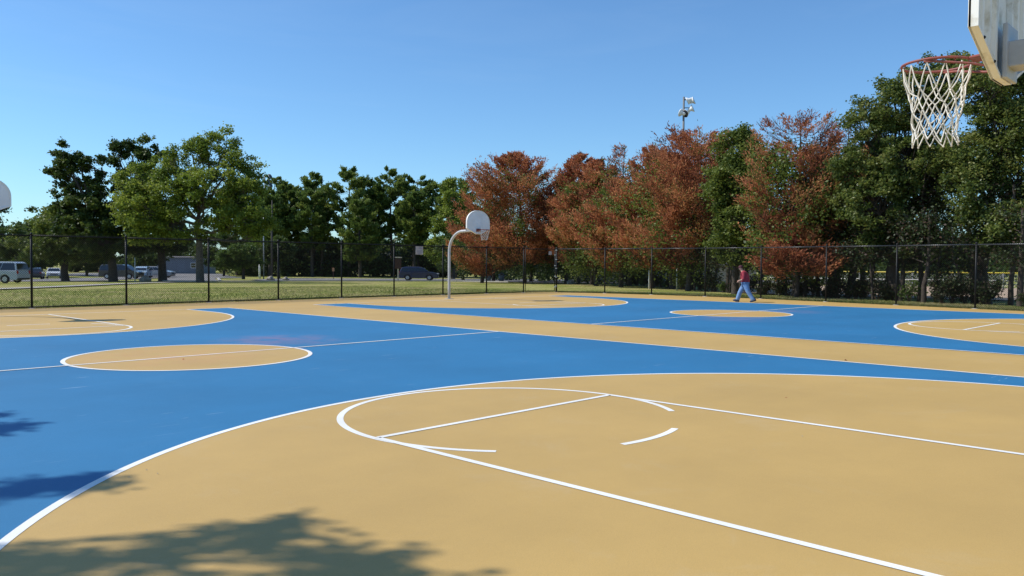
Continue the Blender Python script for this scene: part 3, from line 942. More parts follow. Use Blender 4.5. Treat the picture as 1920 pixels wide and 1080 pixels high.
BL((30.5, 77.0), [(-2.9, 12.1, 1.5, 1.5), (-0.7, 12.4, 1.4, 1.7), (0.7, 12.7, 1.2, 2.0), (2.5, 13.6, 1.1, 1.5), (3.0, 11.5, 1.2, 1.2), (4.9, 11.3, 1.3, 1.1), (-5.7, 9.7, 2.4, 2.0), (-4.9, 6.9, 2.9, 2.3), (1.3, 9.0, 3.5, 2.4), (-1.8, 9.3, 2.6, 2.0), (4.6, 8.6, 2.4, 1.5), (4.0, 6.3, 3.4, 1.5), (-1.3, 5.6, 3.0, 1.6), (5.6, 4.9, 1.6, 0.8), (-4.4, 4.6, 2.4, 1.2), (-6.6, 8.2, 1.5, 1.0)], 72000, 0.19, 'locust', 'broad light green tree with layered feathery leaves, tallest on the left', 0.36, 'bark_pale', cr=0.8, gaps=0.95)
BL((49.3, 103.6), [(-1.0, 2.9, 2.2, 1.5), (0.9, 3.2, 2.1, 1.4), (0.0, 3.8, 1.6, 1.1), (-2.4, 2.0, 1.2, 0.8)], 12000, 0.22, 'bright', 'small bright green round tree standing in the shade right of the tall one', 0.2, cr=0.7)
BL((55.2, 104.5), [(0.2, 4.2, 2.2, 1.9), (-1.0, 3.4, 1.8, 1.2)], 7000, 0.26, 'oak', 'small dark tree close behind the bright green round one', 0.2, cr=0.8)
# tall pines in the middle distance
P_ = [((71.4, 135.4), 18.0, [(0.33, 2.4), (0.6, 4.3), (0.8, 3.6), (0.93, 2.0), (1, 0.4)], 1.0, 'broad pine left of centre with sky showing under its crown'),
      ((71.7, 129.4), 16.2, [(0.36, 1.4), (0.65, 2.4), (0.85, 2.2), (1, 0.4)], 0.5, 'slender pine in front of the broad left one'),
      ((77.2, 129.4), 18.6, [(0.33, 2.5), (0.6, 3.1), (0.8, 3.1), (0.92, 2.0), (1, 0.5)], -0.3, 'round topped dark pine left of the tallest middle pine'),
      ((78.0, 119.9), 19.0, [(0.26, 3.0), (0.5, 3.6), (0.75, 4.0), (0.9, 2.9), (1, 0.8)], 0.0, 'tallest and fullest of the middle pines'),
      ((84.6, 121.7), 17.2, [(0.36, 1.8), (0.75, 3.2), (0.9, 2.2), (1, 0.5)], -1.0, 'narrow pine between the fullest pine and the twin topped pair'),
      ((84.4, 116.0), 19.0, [(0.38, 1.9), (0.7, 2.7), (0.85, 3.0), (0.94, 1.9), (1, 0.5)], -0.4, 'open pine with a knobbed crown and bare forked stem'),
      ((87.7, 112.6), 17.6, [(0.40, 2.0), (0.68, 3.4), (0.85, 3.5), (0.95, 2.0), (1, 0.5)], -0.3, 'flat topped pine with several bare stems next to the rounded leafy tree'),
      ((66.7, 127.0), 14.6, [(0.3, 2.8), (0.6, 3.6), (0.85, 2.4), (1, 0.4)], 0.2, 'pine just left of the far floodlight pole'),
      ((71.8, 121.9), 15.0, [(0.34, 2.0), (0.6, 3.0), (0.85, 2.4), (1, 0.4)], 0.0, 'shorter pine in front of the round topped one'),
      ((75.0, 112.6), 13.0, [(0.25, 2.2), (0.6, 2.8), (0.85, 2.0), (1, 0.4)], 0.0, 'low pine in front of the fullest pine'),
      ((83.4, 108.6), 14.4, [(0.42, 1.6), (0.65, 2.5), (0.85, 2.2), (1, 0.4)], 0.0, 'shorter open pine under the knobbed one'),
      ((86.0, 101.2), 15.8, [(0.35, 1.8), (0.65, 2.9), (0.85, 2.5), (1, 0.4)], 0.0, 'pine squeezed against the rounded leafy tree'),
      ((66.0, 137.0), 15.5, [(0.35, 2.8), (0.6, 3.6), (0.85, 2.4), (1, 0.4)], -0.5, 'pine half hidden behind the tallest light green tree')]
for loc, h, prof, xo, lab in P_:
    prof = [(z, r_ * 1.12) for z, r_ in prof[:-1]] + [(0.965, prof[-2][1] * 0.8), (1, 1.1)]
    conifer(loc, h, prof, lab, 'pine', nb=78, tuft=0.40, tw=0.10, tr=0.26, rise=0.16, sub=18, per=19, xoff=xo, dens=1.0, updir=0.3)
for loc, h, lab in [((82.6, 119.0), 16.5, 'bare stemmed slim pine left of the brown sign'), ((89.6, 110.6), 16.0, 'crooked slim pine right of the white fence sign'), ((75.5, 124.6), 15.5, 'slim pine trunk left of the fullest pine')]:
    conifer(loc, h, [(0.6, 1.2), (0.8, 1.9), (1, 0.5)], lab, 'pine', nb=36, tuft=0.42, tw=0.11, tr=0.22, sub=9, per=16, lean=0.02)
BL((81.2, 96.3), [(0.2, 13.0, 2.9, 2.8), (-0.7, 9.6, 2.5, 2.4), (-1.1, 7.0, 2.6, 2.6), (-1.5, 4.4, 2.7, 2.3)], 22000, 0.26, 'locust', 'rounded green leafy tree touching the first rusty tree', 0.3, cr=0.9)

MID = [((73.8, 144.5), 8.5, 4.0, 'oak', 'low dark tree in shade left of the utility poles'), ((74.2, 135.4), 7.4, 3.4, 'oak', 'low dark tree under the slender pine'),
       ((80.9, 137.1), 8.8, 3.8, 'oak', 'dark leafy tree below the round topped pine'), ((79.5, 127.0), 6.2, 3.0, 'oak', 'short dense tree beside the orange panelled post'),
       ((86.8, 128.0), 8.0, 3.6, 'oak', 'dark leafy tree below the fullest pine'), ((88.2, 123.5), 5.4, 2.2, 'pine', 'small open tree in front of the beige building'),
       ((95.1, 123.4), 6.4, 3.2, 'oak', 'dark tree filling the space under the knobbed pine'), ((91.0, 112.1), 7.2, 3.6, 'oak', 'dark spreading tree directly behind the navy SUV'),
       ((60.9, 132.0), 7.6, 3.8, 'oak', 'dark tree behind the bright green round tree'), ((47.4, 131.7), 6.0, 2.6, 'oak', 'dim tree hanging over the parked silver SUV'),
       ((30.3, 135.0), 8.2, 4.0, 'oak', 'dim round tree above the pale minivan'), ((42.1, 141.1), 6.6, 3.2, 'oak', 'dim tree behind the parking aisle'),
       ((66.9, 78.6), 7.0, 3.2, 'oak', 'dark tree between the navy SUV and the far hoop pole'), ((66.7, 66.4), 6.6, 3.0, 'oak', 'dark leafy tree behind the litter bins'),
       ((67.9, 61.4), 7.5, 3.2, 'oak', 'dark tree filling the gap left of the fence corner'), ((55.0, 43.6), 5.4, 2.6, 'olive', 'green leafy small tree showing right of the fence corner')]
for (x, y), h, r_, m_, lab in MID:
    BL((x, y), [(0, h * 0.60, r_, h * 0.36), (-r_ * 0.6, h * 0.45, r_ * 0.6, h * 0.26), (r_ * 0.6, h * 0.50, r_ * 0.6, h * 0.28), (0, h * 0.30, r_ * 0.8, h * 0.18)], int(900 * r_ * h ** 0.6), 0.30 if y > 90 else 0.2, m_, lab, 0.2, cr=0.9)
# rusty, dead or dying pines
RU = [((53.7, 61.4), 8.0, [(0.14, 2.4), (0.35, 3.6), (0.6, 3.2), (0.85, 1.8), (1, 0.3)], 0, 'low rusty tree with a slanting forked trunk beside the grey bins', dict(nb=62, vine=2739, lean=0.02)),
      ((55.3, 56.8), 13.1, [(0.20, 3.8), (0.35, 5.9), (0.55, 6.2), (0.75, 5.0), (0.9, 3.0), (0.97, 1.4), (1, 0.4)], -1.0, 'broad rust red dome shaped tree behind the far basketball hoop', dict(nb=190, vine=9135)),
      ((57.6, 51.6), 12.8, [(0.2, 2.8), (0.35, 3.5), (0.6, 3.2), (0.85, 2.0), (1, 0.4)], 0.2, 'narrow rusty tree right of the dome shaped one', dict(nb=110, vine=9135)),
      ((50.8, 44.2), 10.8, [(0.2, 3.0), (0.35, 3.9), (0.6, 3.5), (0.85, 2.4), (1, 0.4)], 0.0, 'shorter rusty tree behind the fence corner post', dict(nb=110, vine=12789)),
      ((47.4, 39.0), 11.2, [(0.18, 2.9), (0.3, 3.9), (0.6, 3.3), (0.8, 1.7), (0.9, 1.3), (1, 0.9)], 0.2, 'rusty tree with a bare twiggy tip left of the floodlight pole', dict(nb=110, bare_top=0.9, vine=12789)),
      ((44.8, 32.6), 9.6, [(0.20, 2.7), (0.35, 3.6), (0.6, 3.2), (0.85, 2.1), (1, 0.4)], 0.0, 'rusty tree with sweeping orange side branches under the floodlights', dict(nb=110, vine=10656)),
      ((40.7, 28.7), 10.1, [(0.20, 2.2), (0.3, 3.3), (0.55, 3.9), (0.75, 4.1), (0.9, 3.2), (1, 1.6)], 0.5, 'tall spreading rust coloured tree directly right of the floodlight pole', dict(nb=175, vine=9135, tuft=0.20, tw=0.031)),
      ((58.4, 54.0), 11.0, [(0.2, 3.0), (0.4, 3.8), (0.65, 3.4), (0.85, 2.2), (1, 0.4)], 0.4, 'rusty tree wedged between the dome shaped and narrow ones', dict(nb=95, vine=5075)),
      ((54.6, 47.6), 10.6, [(0.2, 2.8), (0.4, 3.6), (0.65, 3.2), (0.85, 2.0), (1, 0.4)], 0.3, 'round rusty tree above the fence corner post', dict(nb=95, vine=5075)),
      ((45.4, 34.6), 10.2, [(0.2, 2.8), (0.4, 3.5), (0.65, 3.2), (0.85, 2.2), (1, 0.5)], 0.0, 'rusty tree leaning out left of the floodlight pole top', dict(nb=95, vine=7105)),
      ((60.2, 66.4), 9.0, [(0.25, 2.6), (0.45, 3.4), (0.7, 2.8), (0.88, 1.6), (1, 0.4)], 0.0, 'rusty tree behind the backboard of the far hoop', dict(nb=80, vine=3045)),
      ((34.6, 18.6), 9.2, [(0.18, 2.3), (0.3, 2.7), (0.6, 2.8), (0.8, 2.5), (0.92, 1.8), (1, 0.9)], 0.3, 'thin half bare brown tree with spiky twigs between two green trees', dict(nb=115, bare_top=0.45, dens=0.95, tuft=0.16, tw=0.022, vine=13702)),
      ((36.6, 17.2), 8.9, [(0.22, 2.0), (0.3, 2.5), (0.6, 2.4), (0.8, 2.1), (1, 0.7)], 0.5, 'second sparse brown tree close behind the spiky one', dict(nb=90, bare_top=0.6, dens=0.7, tuft=0.16, tw=0.022, vine=10656))]
for loc, h, prof, xo, lab, kw in RU:
    a = dict(tuft=0.26, tw=0.042, tr=0.17, rise=0.26, sub=11, per=17, xoff=xo, updir=0.4)
    a.update(kw)
    a['nb'] = int(a['nb'] * 1.12)
    a['sub'] = 20
    a['updir'] = 0.2
    a['per'] = 19 if a.get('bare_top', 0) < 0.6 else 16
    conifer(loc, h, prof, lab, 'rust', **a)
for loc, h, prof, lab in [((33.2, 17.8), 3.2, [(0.46, 1.2), (0.6, 2.3), (0.8, 1.9), (1, 0.4)], 'low layered orange brown boughs below the spiky tree')]:
    conifer(loc, h, prof, lab, 'rust', nb=26, tuft=0.22, tw=0.034, tr=0.11, rise=0.1, sub=18, per=17, updir=0.06)
BL((36.2, 22.8), [(-0.1, 8.1, 1.2, 1.2), (0.5, 7.4, 1.2, 1.2), (-0.1, 6.2, 1.8, 1.5), (0.1, 4.2, 1.6, 1.6), (0.0, 2.6, 1.5, 1.1), (0.3, 9.0, 0.45, 0.6), (-1.0, 5.6, 1.0, 0.8)], 40000, 0.13, 'olive', 'green leafy tree standing between the tall rusty and the spiky brown trees', 0.2, cr=0.55)
BL((37.1, 16.0), [(0.0, 6.0, 1.1, 1.3), (0.3, 3.4, 1.0, 1.6), (0.7, 7.4, 0.7, 0.9), (-0.6, 4.6, 0.8, 0.9)], 14000, 0.13, 'olive', 'slim yellowish green tree left of the big right hand tree', 0.14, cr=0.5)
BL((34.2, 13.4), [(-1.4, 8.3, 1.1, 1.2), (-0.2, 9.0, 1.3, 1.3), (1.2, 10.0, 1.4, 1.4), (2.5, 10.0, 1.3, 1.4), (-2.0, 6.4, 0.9, 1.0), (0.2, 6.4, 1.9, 1.6), (-1.2, 4.6, 1.6, 1.4), (1.9, 6.4, 1.6, 1.4), (1.9, 3.9, 1.6, 1.4), (0.0, 2.8, 1.7, 0.9)], 90000, 0.105, 'bigoak', 'largest dense green tree behind the near basketball net', 0.3, cr=0.5, gaps=0.75)
BL((34.0, 9.6), [(0.1, 9.5, 1.5, 1.4), (1.5, 9.2, 1.5, 1.5), (1.6, 5.9, 1.7, 1.8), (-0.6, 6.6, 1.4, 1.3), (0.9, 7.6, 1.5, 1.2), (-0.9, 5.0, 1.2, 1.1), (0.4, 3.4, 1.8, 1.2), (1.8, 3.6, 1.3, 1.0)], 72000, 0.108, 'bigoak', 'dark green tree at the right edge with sky gaps in its crown', 0.26, cr=0.55)
BL((34.4, 6.0), [(0.6, 7.9, 1.9, 1.9), (0.8, 4.5, 1.9, 2.0)], 22000, 0.14, 'oak', 'dark green tree just outside the right edge of the photo', 0.26, cr=0.7)

# tree on the left whose crown throws the shade on the near court
def world_lobes(o, L_):
    out_ = []
    for X_, Y_, z_, r_, rv in L_:
        dx, dy = X_ - o[0], Y_ - o[1]
        out_.append((dx * 0.691 - dy * 0.723, z_, r_, rv, dx * 0.723 + dy * 0.691))
    return out_
rng = np.random.default_rng(21)
so = (-13.2, 12.6)
SHD = [(-3.75, 4.0, 0.26), (-4.25, 4.05, 0.34), (-4.9, 4.3, 0.34), (-5.5, 4.7, 0.42), (-3.85, 3.40, 0.24), (-4.5, 3.45, 0.36), (-5.2, 3.75, 0.42), (-3.75, 3.0, 0.26), (-4.3, 2.85, 0.36), (-4.9, 3.0, 0.4),
       (-4.15, 6.05, 0.2), (-4.6, 6.12, 0.28), (-5.3, 6.4, 0.4), (-3.95, 8.7, 0.17), (-4.4, 8.75, 0.26), (-4.1, 9.6, 0.16), (-4.6, 9.75, 0.25), (-5.0, 9.2, 0.5), (-4.4, 10.3, 0.18), (-4.9, 10.5, 0.34), (-5.6, 7.6, 0.6), (-6.2, 5.6, 0.9), (-6.4, 8.6, 1.0), (-6.2, 3.6, 0.8), (-7.2, 7.0, 1.3), (-5.5, 3.5, 0.42), (-5.1, 3.25, 0.34), (-4.6, 3.15, 0.3), (-5.9, 4.2, 0.5)]
lo_ = []
for k, (sx_, sy_, r_) in enumerate(SHD):
    z_ = 8.3 + 0.5 * math.sin(k * 2.3) + r_
    lo_.append((sx_ - 0.595 * z_, sy_ + 0.696 * z_, z_, r_ * (0.95 if k < 18 or k > 24 else 1.0), r_ * 0.6))
BL(so, world_lobes(so, lo_), 6300, 0.112, 'oak', 'leafy tree outside the left of the photo that shades the near court', 0.11, cr=0.24)

# undergrowth along the right hand fence: individual shrubs and saplings
line = [(58.5, 46.5), (53.5, 40.8), (48.2, 35.8), (44.0, 31.4), (41.2, 28.0), (38.4, 24.6), (36.4, 21.6), (34.5, 17.6), (33.4, 15.0), (32.3, 12.2), (31.7, 9.4), (31.0, 6.2)]
WHERE = ['below the twiggy tipped rusty tree', 'right of the fence corner post', 'left of the white pipe', 'around the white pipe', 'left of the walking person', 'behind the walking person', 'right of the walking person', 'below the spiky brown tree', 'below the largest green tree', 'left of the yellow capped fence', 'in front of the yellow capped fence']
ORD = ['first', 'second', 'third', 'fourth', 'fifth', 'sixth', 'seventh', 'eighth', 'ninth', 'tenth', 'eleventh', 'twelfth']
seg = [(Vector(a), Vector(c)) for a, c in zip(line[:-1], line[1:])]
def along(n, j0, j1):
    res = []
    for k in range(n):
        f = min(max((k + rng.uniform(-0.4, 0.4)) / n * len(seg), 0), len(seg) - 0.01)
        a, c = seg[int(f)]
        res.append((a.lerp(c, f - int(f)) + Vector((0.7, 0.55)) * rng.uniform(j0, j1), int(f)))
    return res
cnt = {}
def nth(kind_, k):
    cnt[kind_, k] = cnt.get((kind_, k), 0) + 1
    return ORD[cnt[kind_, k] - 1]
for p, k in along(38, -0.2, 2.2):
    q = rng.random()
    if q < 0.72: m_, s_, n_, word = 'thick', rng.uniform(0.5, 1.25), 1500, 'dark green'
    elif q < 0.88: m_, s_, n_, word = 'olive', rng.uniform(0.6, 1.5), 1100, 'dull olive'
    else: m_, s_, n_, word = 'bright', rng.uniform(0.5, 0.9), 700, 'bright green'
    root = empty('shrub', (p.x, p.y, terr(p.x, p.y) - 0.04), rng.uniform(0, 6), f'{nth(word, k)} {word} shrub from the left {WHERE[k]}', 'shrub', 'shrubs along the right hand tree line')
    b = MB()
    tips = []
    for i in range(7):
        a = rng.uniform(0, 6.28); rr = rng.uniform(0.3, 1.0) * s_ * 0.6
        t_ = (rr * math.cos(a), rr * math.sin(a), rng.uniform(0.5, 1.15) * s_)
        limb(b, (0, 0, -0.1), t_, 0.022, 0.008, 4, 3, -0.05, 0.15)
        tips.append(t_)
    b.build('stems', M['twig'], root)
    tips = np.array(tips)
    ii = rng.integers(0, 7, n_); t = rng.uniform(0.45, 1.08, n_)[:, None]
    pp = tips[ii] * t + rng.normal(size=(n_, 3)) * 0.15 * s_ * [1, 1, 0.8]
    pp[:, 2] = np.abs(pp[:, 2])
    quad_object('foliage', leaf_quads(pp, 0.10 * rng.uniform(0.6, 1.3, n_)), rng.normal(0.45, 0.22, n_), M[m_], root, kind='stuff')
for p, k in along(52, 0.3, 4.5):
    h = rng.uniform(3.2, 6.5)
    root = empty('sapling', (p.x, p.y, terr(p.x, p.y) - 0.04), rng.uniform(0, 6), f'{nth("sapling", k)} dark sapling from the left {WHERE[k]}', 'tree', 'saplings in the tree line thicket')
    b = MB()
    r_ = rng.uniform(0.05, 0.15)
    limb(b, (0, 0, -0.1), (rng.normal() * 0.3, rng.normal() * 0.3, h), r_, r_ * 0.4, 6, 5, 0, 0.08)
    for j in range(5):
        z = rng.uniform(0.3, 0.9) * h; a = rng.uniform(0, 6.28)
        limb(b, (0, 0, z), (math.cos(a) * 0.9, math.sin(a) * 0.9, z + rng.uniform(-0.1, 0.6)), r_ * 0.3, 0.006, 4, 3)
    b.build('trunk', M['bark'], root, True)
    n = 1500
    cc = np.stack([rng.normal(0, 0.6, 14), rng.normal(0, 0.6, 14), rng.uniform(0.42, 1.0, 14) * h], 1)
    p_ = cc[rng.integers(0, 14, n)] + rng.normal(size=(n, 3)) * [0.3, 0.3, 0.2]
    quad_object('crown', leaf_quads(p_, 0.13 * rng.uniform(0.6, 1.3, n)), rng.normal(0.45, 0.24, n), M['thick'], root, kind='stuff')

# far-off woods that close the horizon
def wood(name, a, c, n, hmin, hmax, depth, m, label, leaf=0.9):
    a, c = np.array(a), np.array(c)
    Ln = np.linalg.norm(c - a); d = (c - a) / Ln; nn = np.array([-d[1], d[0]])
    K = int(Ln / 4.5)
    ctr, rad = [], []
    for k in range(K):
        h = rng.uniform(hmin, hmax)
        base = a + d * (k + rng.random()) * Ln / K + nn * rng.uniform(-depth, depth)
        for _ in range(7):
            ctr.append((base[0] + rng.normal() * 2.0, base[1] + rng.normal() * 2.0, rng.uniform(0.12, 0.88) * h)); rad.append(rng.uniform(1.3, 2.6))
    ctr, rad = np.array(ctr), np.array(rad)
    ii = rng.integers(0, len(ctr), n)
    dd = unit(rng.normal(size=(n, 3))) * (rng.random(n)[:, None] ** 0.45)
    p = ctr[ii] + dd * rad[ii][:, None] * [1, 1, 0.8]
    p[:, 2] = np.abs(p[:, 2]) - 0.9
    tint = rng.normal(0.4, 0.12, len(ctr))[ii] + rng.normal(0, 0.14, n)
    o = quad_object(name, leaf_quads(p, leaf * rng.uniform(0.6, 1.4, n)), tint, M[m])
    put(o, label, kind='stuff')
wood('distant_wood', (20, 215), (150, 130), 42000, 6.5, 9.5, 5, 'oak', 'distant dark wood behind the parking lot')
wood('distant_wood', (150, 130), (175, 40), 20000, 7, 11, 8, 'oak', 'distant wood behind the road')
wood('distant_wood', (120, 62), (128, -20), 22000, 5, 8, 5, 'oak', 'distant wood beyond the ball field')
wood('distant_wood', (-60, 235), (20, 215), 10000, 8, 11, 8, 'oak', 'distant wood beyond the left lawn')
wood('distant_understory', (86, 40), (88, 4), 9000, 1.8, 3.4, 1.5, 'oak', 'dark brush behind the yellow capped fence', 0.34)
wood('distant_understory', (72, 76), (66, 46), 9000, 1.6, 3.6, 2, 'oak', 'dark brush behind the litter bins and the rusty trees', 0.34)
wood('distant_understory', (64, 137), (100, 100), 22000, 2.2, 4.6, 4, 'oak', 'dark understory below the middle pines', 0.55)

# grass tufts close enough to read
def tufts(name, poly_fn, n, hgt, label):
    p = poly_fn(n)
    z = np.array([terr(x, y) - 0.04 for x, y in p])
    P = np.column_stack([p, z])
    d = unit(rng.normal(size=(n, 3)) * [0.5, 0.5, 0.1] + [0, 0, 1])
    s = unit(np.cross(d, rng.normal(size=(n, 3))))
    H_ = (hgt * rng.uniform(0.5, 1.5, n))[:, None]; W_ = (0.012 * rng.uniform(0.7, 1.5, n))[:, None]
    Q = np.stack([P - s * W_, P + s * W_, P + d * H_ + s * W_ * 0.2, P + d * H_ - s * W_ * 0.2], 1)
    cl = 0.5 + 0.35 * np.sin(P[:, 0] * 0.7 + 1.3 * np.sin(P[:, 1] * 0.45)) * np.cos(P[:, 1] * 0.6 + 1.1 * np.sin(P[:, 0] * 0.3))
    o = quad_object(name, Q, cl + rng.normal(0, 0.22, n), M['grassb'])
    put(o, label, 'grass', kind='stuff')
def strip_back(n):
    t = rng.random(n); x = -8 + 40 * t
    return np.column_stack([x, 30.95 + (rng.random(n) ** 2.2) * 22])
def strip_side(n):
    i = rng.integers(0, len(side) - 2, n); t = rng.random(n)
    S = np.array(side)[:, :2]
    q = S[i] * (1 - t[:, None]) + S[i + 1] * t[:, None]
    return q + np.array([0.75, 0.1]) * (0.15 + (rng.random(n) ** 1.3)[:, None] * 5)
tufts('grass', strip_back, 60000, 0.06, 'short mown grass blades behind the back fence')
tufts('grass', strip_side, 60000, 0.07, 'rough grass blades between the side fence and the trees')
def hugging(n):
    S = np.array(back + side)[:, :2]
    i = rng.integers(0, len(S) - 1, n); t = rng.random(n)[:, None]
    return S[i] * (1 - t) + S[i + 1] * t + rng.normal(size=(n, 2)) * 0.05 + [0.06, 0.10]
tufts('grass', hugging, 16000, 0.10, 'longer untrimmed grass blades along the foot of the fences')

# ------------------------------------------------------------------ vehicles
M['glass'] = mat('tinted_car_glass', (0.012, 0.015, 0.018), 0.06, spec=0.9)
M['tyre'] = mat('tyre_rubber', (0.02, 0.02, 0.02), 0.8)
M['alloy'] = mat('alloy_wheel', (0.42, 0.43, 0.45), 0.35, 0.7)
M['car_blue'] = mat('navy_car_paint', (0.012, 0.020, 0.07), 0.35, coat=0.5)
M['car_white'] = mat('white_car_paint', (0.70, 0.71, 0.72), 0.35, coat=0.6)
M['car_greyblue'] = mat('grey_blue_van_paint', (0.38, 0.44, 0.52), 0.35, coat=0.6)
M['car_paleblue'] = mat('pale_blue_car_paint', (0.36, 0.48, 0.58), 0.35, coat=0.6)
M['car_silver'] = mat('silver_car_paint', (0.42, 0.43, 0.45), 0.32, 0.4, coat=0.6)
M['car_dark'] = mat('dark_car_paint', (0.03, 0.032, 0.045), 0.3, coat=0.7)
M['lamp_red'] = mat('red_lamp', (0.35, 0.01, 0.01), 0.2)
M['lamp_clear'] = mat('clear_lamp', (0.7, 0.7, 0.68), 0.15)
M['trim'] = mat('black_trim', (0.02, 0.02, 0.02), 0.6)

def car(x, y, rz, paint, label, kind='suv', group='vehicles parked beyond the lawn'):
    """local +X is the front"""
    D = {'suv': dict(L=4.75, Wd=1.86, H=1.68, hood=1.02, belt=1.06, wb=2.7, wr=0.36, prof=[(-2.30, 1.10), (-2.02, 1.60), (-1.5, 1.68), (0.1, 1.66), (0.62, 1.50), (1.28, 1.08)]),
         'sedan': dict(L=4.6, Wd=1.78, H=1.43, hood=0.88, belt=0.92, wb=2.65, wr=0.32, prof=[(-1.75, 0.94), (-1.05, 1.36), (-0.5, 1.43), (0.15, 1.40), (1.05, 0.92)]),
         'van': dict(L=5.0, Wd=1.95, H=1.86, hood=1.08, belt=1.08, wb=2.9, wr=0.36, prof=[(-2.46, 1.10), (-2.30, 1.74), (-2.0, 1.85), (0.4, 1.86), (0.85, 1.74), (1.75, 1.10)])}[kind]
    Lc, Wd, belt, wb, wr = D['L'], D['Wd'], D['belt'], D['wb'], D['wr']
    hl = Lc / 2
    root = empty('parked_car' if kind != 'van' else 'parked_van', (x, y, terr(x, y) + 0.02), rz, label, 'van' if kind == 'van' else 'car', group)
    low = 0.27
    wx = [-wb / 2 + 0.02, wb / 2 - 0.02]
    # lower body outline with wheel arches
    p = [(-hl + 0.06, low)]
    for cx in wx:
        for i in range(9):
            a = math.pi - math.pi * i / 8
            p.append((cx + (wr + 0.07) * math.cos(a), max(low, low + 0.02 + (wr + 0.10) * math.sin(a))))
    p += [(hl - 0.1, low), (hl, 0.45), (hl - 0.03, D['hood'] * 0.74), (hl - 0.16, D['hood'] * 0.9), (hl - 0.75, D['hood']), (D['prof'][-1][0], belt), (D['prof'][0][0], belt + 0.02)]
    if kind == 'sedan': p += [(-hl + 0.12, 0.93)]
    p += [(-hl, 0.75), (-hl + 0.0, 0.45)]
    hw = Wd / 2
    b = MB(); b.prism(p, 'y', -hw, hw)
    body = b.build('body', M[paint], root, bevel=0.05)
    # cabin: narrower at the roof
    pr = D['prof']
    ht = max(z for _, z in pr)
    def inset(z): return hw - 0.05 - 0.17 * (z - belt) / (ht - belt)
    n = len(pr)
    v = [(a, -inset(z), z) for a, z in pr] + [(a, inset(z), z) for a, z in pr]
    f = [tuple(range(n)), tuple(range(2 * n - 1, n - 1, -1))] + [(i, n + i, n + (i + 1) % n, (i + 1) % n) for i in range(n)]
    b = MB(); b.add(v, f); b.build('cabin', M[paint], root, bevel=0.04)
    # side windows
    x0, x1 = pr[0][0] + 0.22, pr[-1][0] - 0.25
    zt = ht - 0.13
    def xa(z): return np.interp(z, [q[1] for q in pr[:3]], [q[0] for q in pr[:3]]) + 0.12
    def xb(z):
        q = sorted([(z_, a_) for a_, z_ in pr[-3:]])
        return np.interp(z, [k[0] for k in q], [k[1] for k in q]) - 0.12
    cuts = {'suv': [0.0, 0.30, 0.64, 1.0], 'sedan': [0.0, 0.48, 1.0], 'van': [0.0, 0.34, 0.66, 1.0]}[kind]
    zb = belt + 0.05
    for sy in (-1, 1):
        for c0, c1 in zip(cuts[:-1], cuts[1:]):
            def X(c, z): return xa(z) + (xb(z) - xa(z)) * c
            g = 0.025
            q = [(X(c0, zb) + g, zb), (X(c1, zb) - g, zb), (X(c1, zt) - g, zt), (X(c0, zt) + g, zt)]
            v = [(a, sy * (inset(z) + 0.006), z) for a, z in q] + [(a, sy * (inset(z) - 0.02), z) for a, z in q]
            b = MB(); b.add(v, [(0, 1, 2, 3), (7, 6, 5, 4), (0, 4, 5, 1), (1, 5, 6, 2), (2, 6, 7, 3), (3, 7, 4, 0)])
            b.build('side_window', M['glass'], root)
    for nm, (A, B_), off in (('windscreen', (pr[-1], pr[-2] if kind != 'sedan' else pr[-2]), 0.012), ('rear_window', (pr[0], pr[1]), -0.012)):
        v = []
        for t in (0.12, 0.9):
            a = A[0] + (B_[0] - A[0]) * t + off; z = A[1] + (B_[1] - A[1]) * t + 0.008
            for sy in (-1, 1): v.append((a, sy * (inset(z) - 0.07), z))
        b = MB(); b.add(v + [(a - off * 2, y_, z - 0.02) for a, y_, z in v], [(0, 1, 3, 2), (4, 6, 7, 5), (0, 4, 5, 1), (2, 3, 7, 6), (0, 2, 6, 4), (1, 5, 7, 3)])
        b.build(nm, M['glass'], root)
    for cx in wx:
        for sy in (-1, 1):
            b = MB(); prof = [(wr * 0.62, -0.10), (wr * 0.95, -0.10), (wr, -0.06), (wr, 0.06), (wr * 0.95, 0.10), (wr * 0.62, 0.10)]
            b.lathe(prof, (0, 0, 0), 20)
            t = b.build('wheel', M['tyre'], root, False); t.location = (cx, sy * (hw - 0.10), wr); t.rotation_euler = (R(90), 0, 0)
            b = MB(); b.lathe([(wr * 0.6, -0.104), (wr * 0.6, 0.104)], (0, 0, 0), 16)
            for k in range(5):
                a = k * 2 * math.pi / 5
                b.box((wr * 0.33 * math.cos(a), wr * 0.33 * math.sin(a), 0), (wr * 0.5, 0.05, 0.222), a)
            b.build('rim', M['alloy'], t)
    for sy in (-1, 1):
        b = MB(); b.box((hl - 0.10, sy * (hw - 0.26), D['hood'] * 0.80), (0.20, 0.40, 0.15)); b.build('headlight', M['lamp_clear'], root, bevel=0.03)
        b = MB(); b.box((-hl + 0.05, sy * (hw - 0.12), 0.95 if kind != 'sedan' else 0.8), (0.13, 0.20, 0.30 if kind != 'sedan' else 0.16)); b.build('taillight', M['lamp_red'], root, bevel=0.02)
        b = MB(); b.box((pr[-1][0] - 0.28, sy * (hw + 0.07), belt + 0.10), (0.12, 0.16, 0.12)); b.build('mirror', M[paint], root, bevel=0.02)
        for dx in (-0.35, 0.55):
            b = MB(); b.box((dx, sy * (hw + 0.008), belt - 0.12), (0.18, 0.02, 0.03)); b.build('door_handle', M['trim'], root)
    b = MB(); b.box((hl - 0.02, 0, 0.62), (0.05, Wd * 0.5, 0.16)); b.build('grille', M['trim'], root)
    b = MB(); b.box((hl - 0.03, 0, 0.36), (0.10, Wd * 0.86, 0.14)); b.build('front_bumper', M['trim'], root, bevel=0.03)
    b = MB(); b.box((-hl + 0.03, 0, 0.38), (0.10, Wd * 0.9, 0.16)); b.build('rear_bumper', M['trim'], root, bevel=0.03)
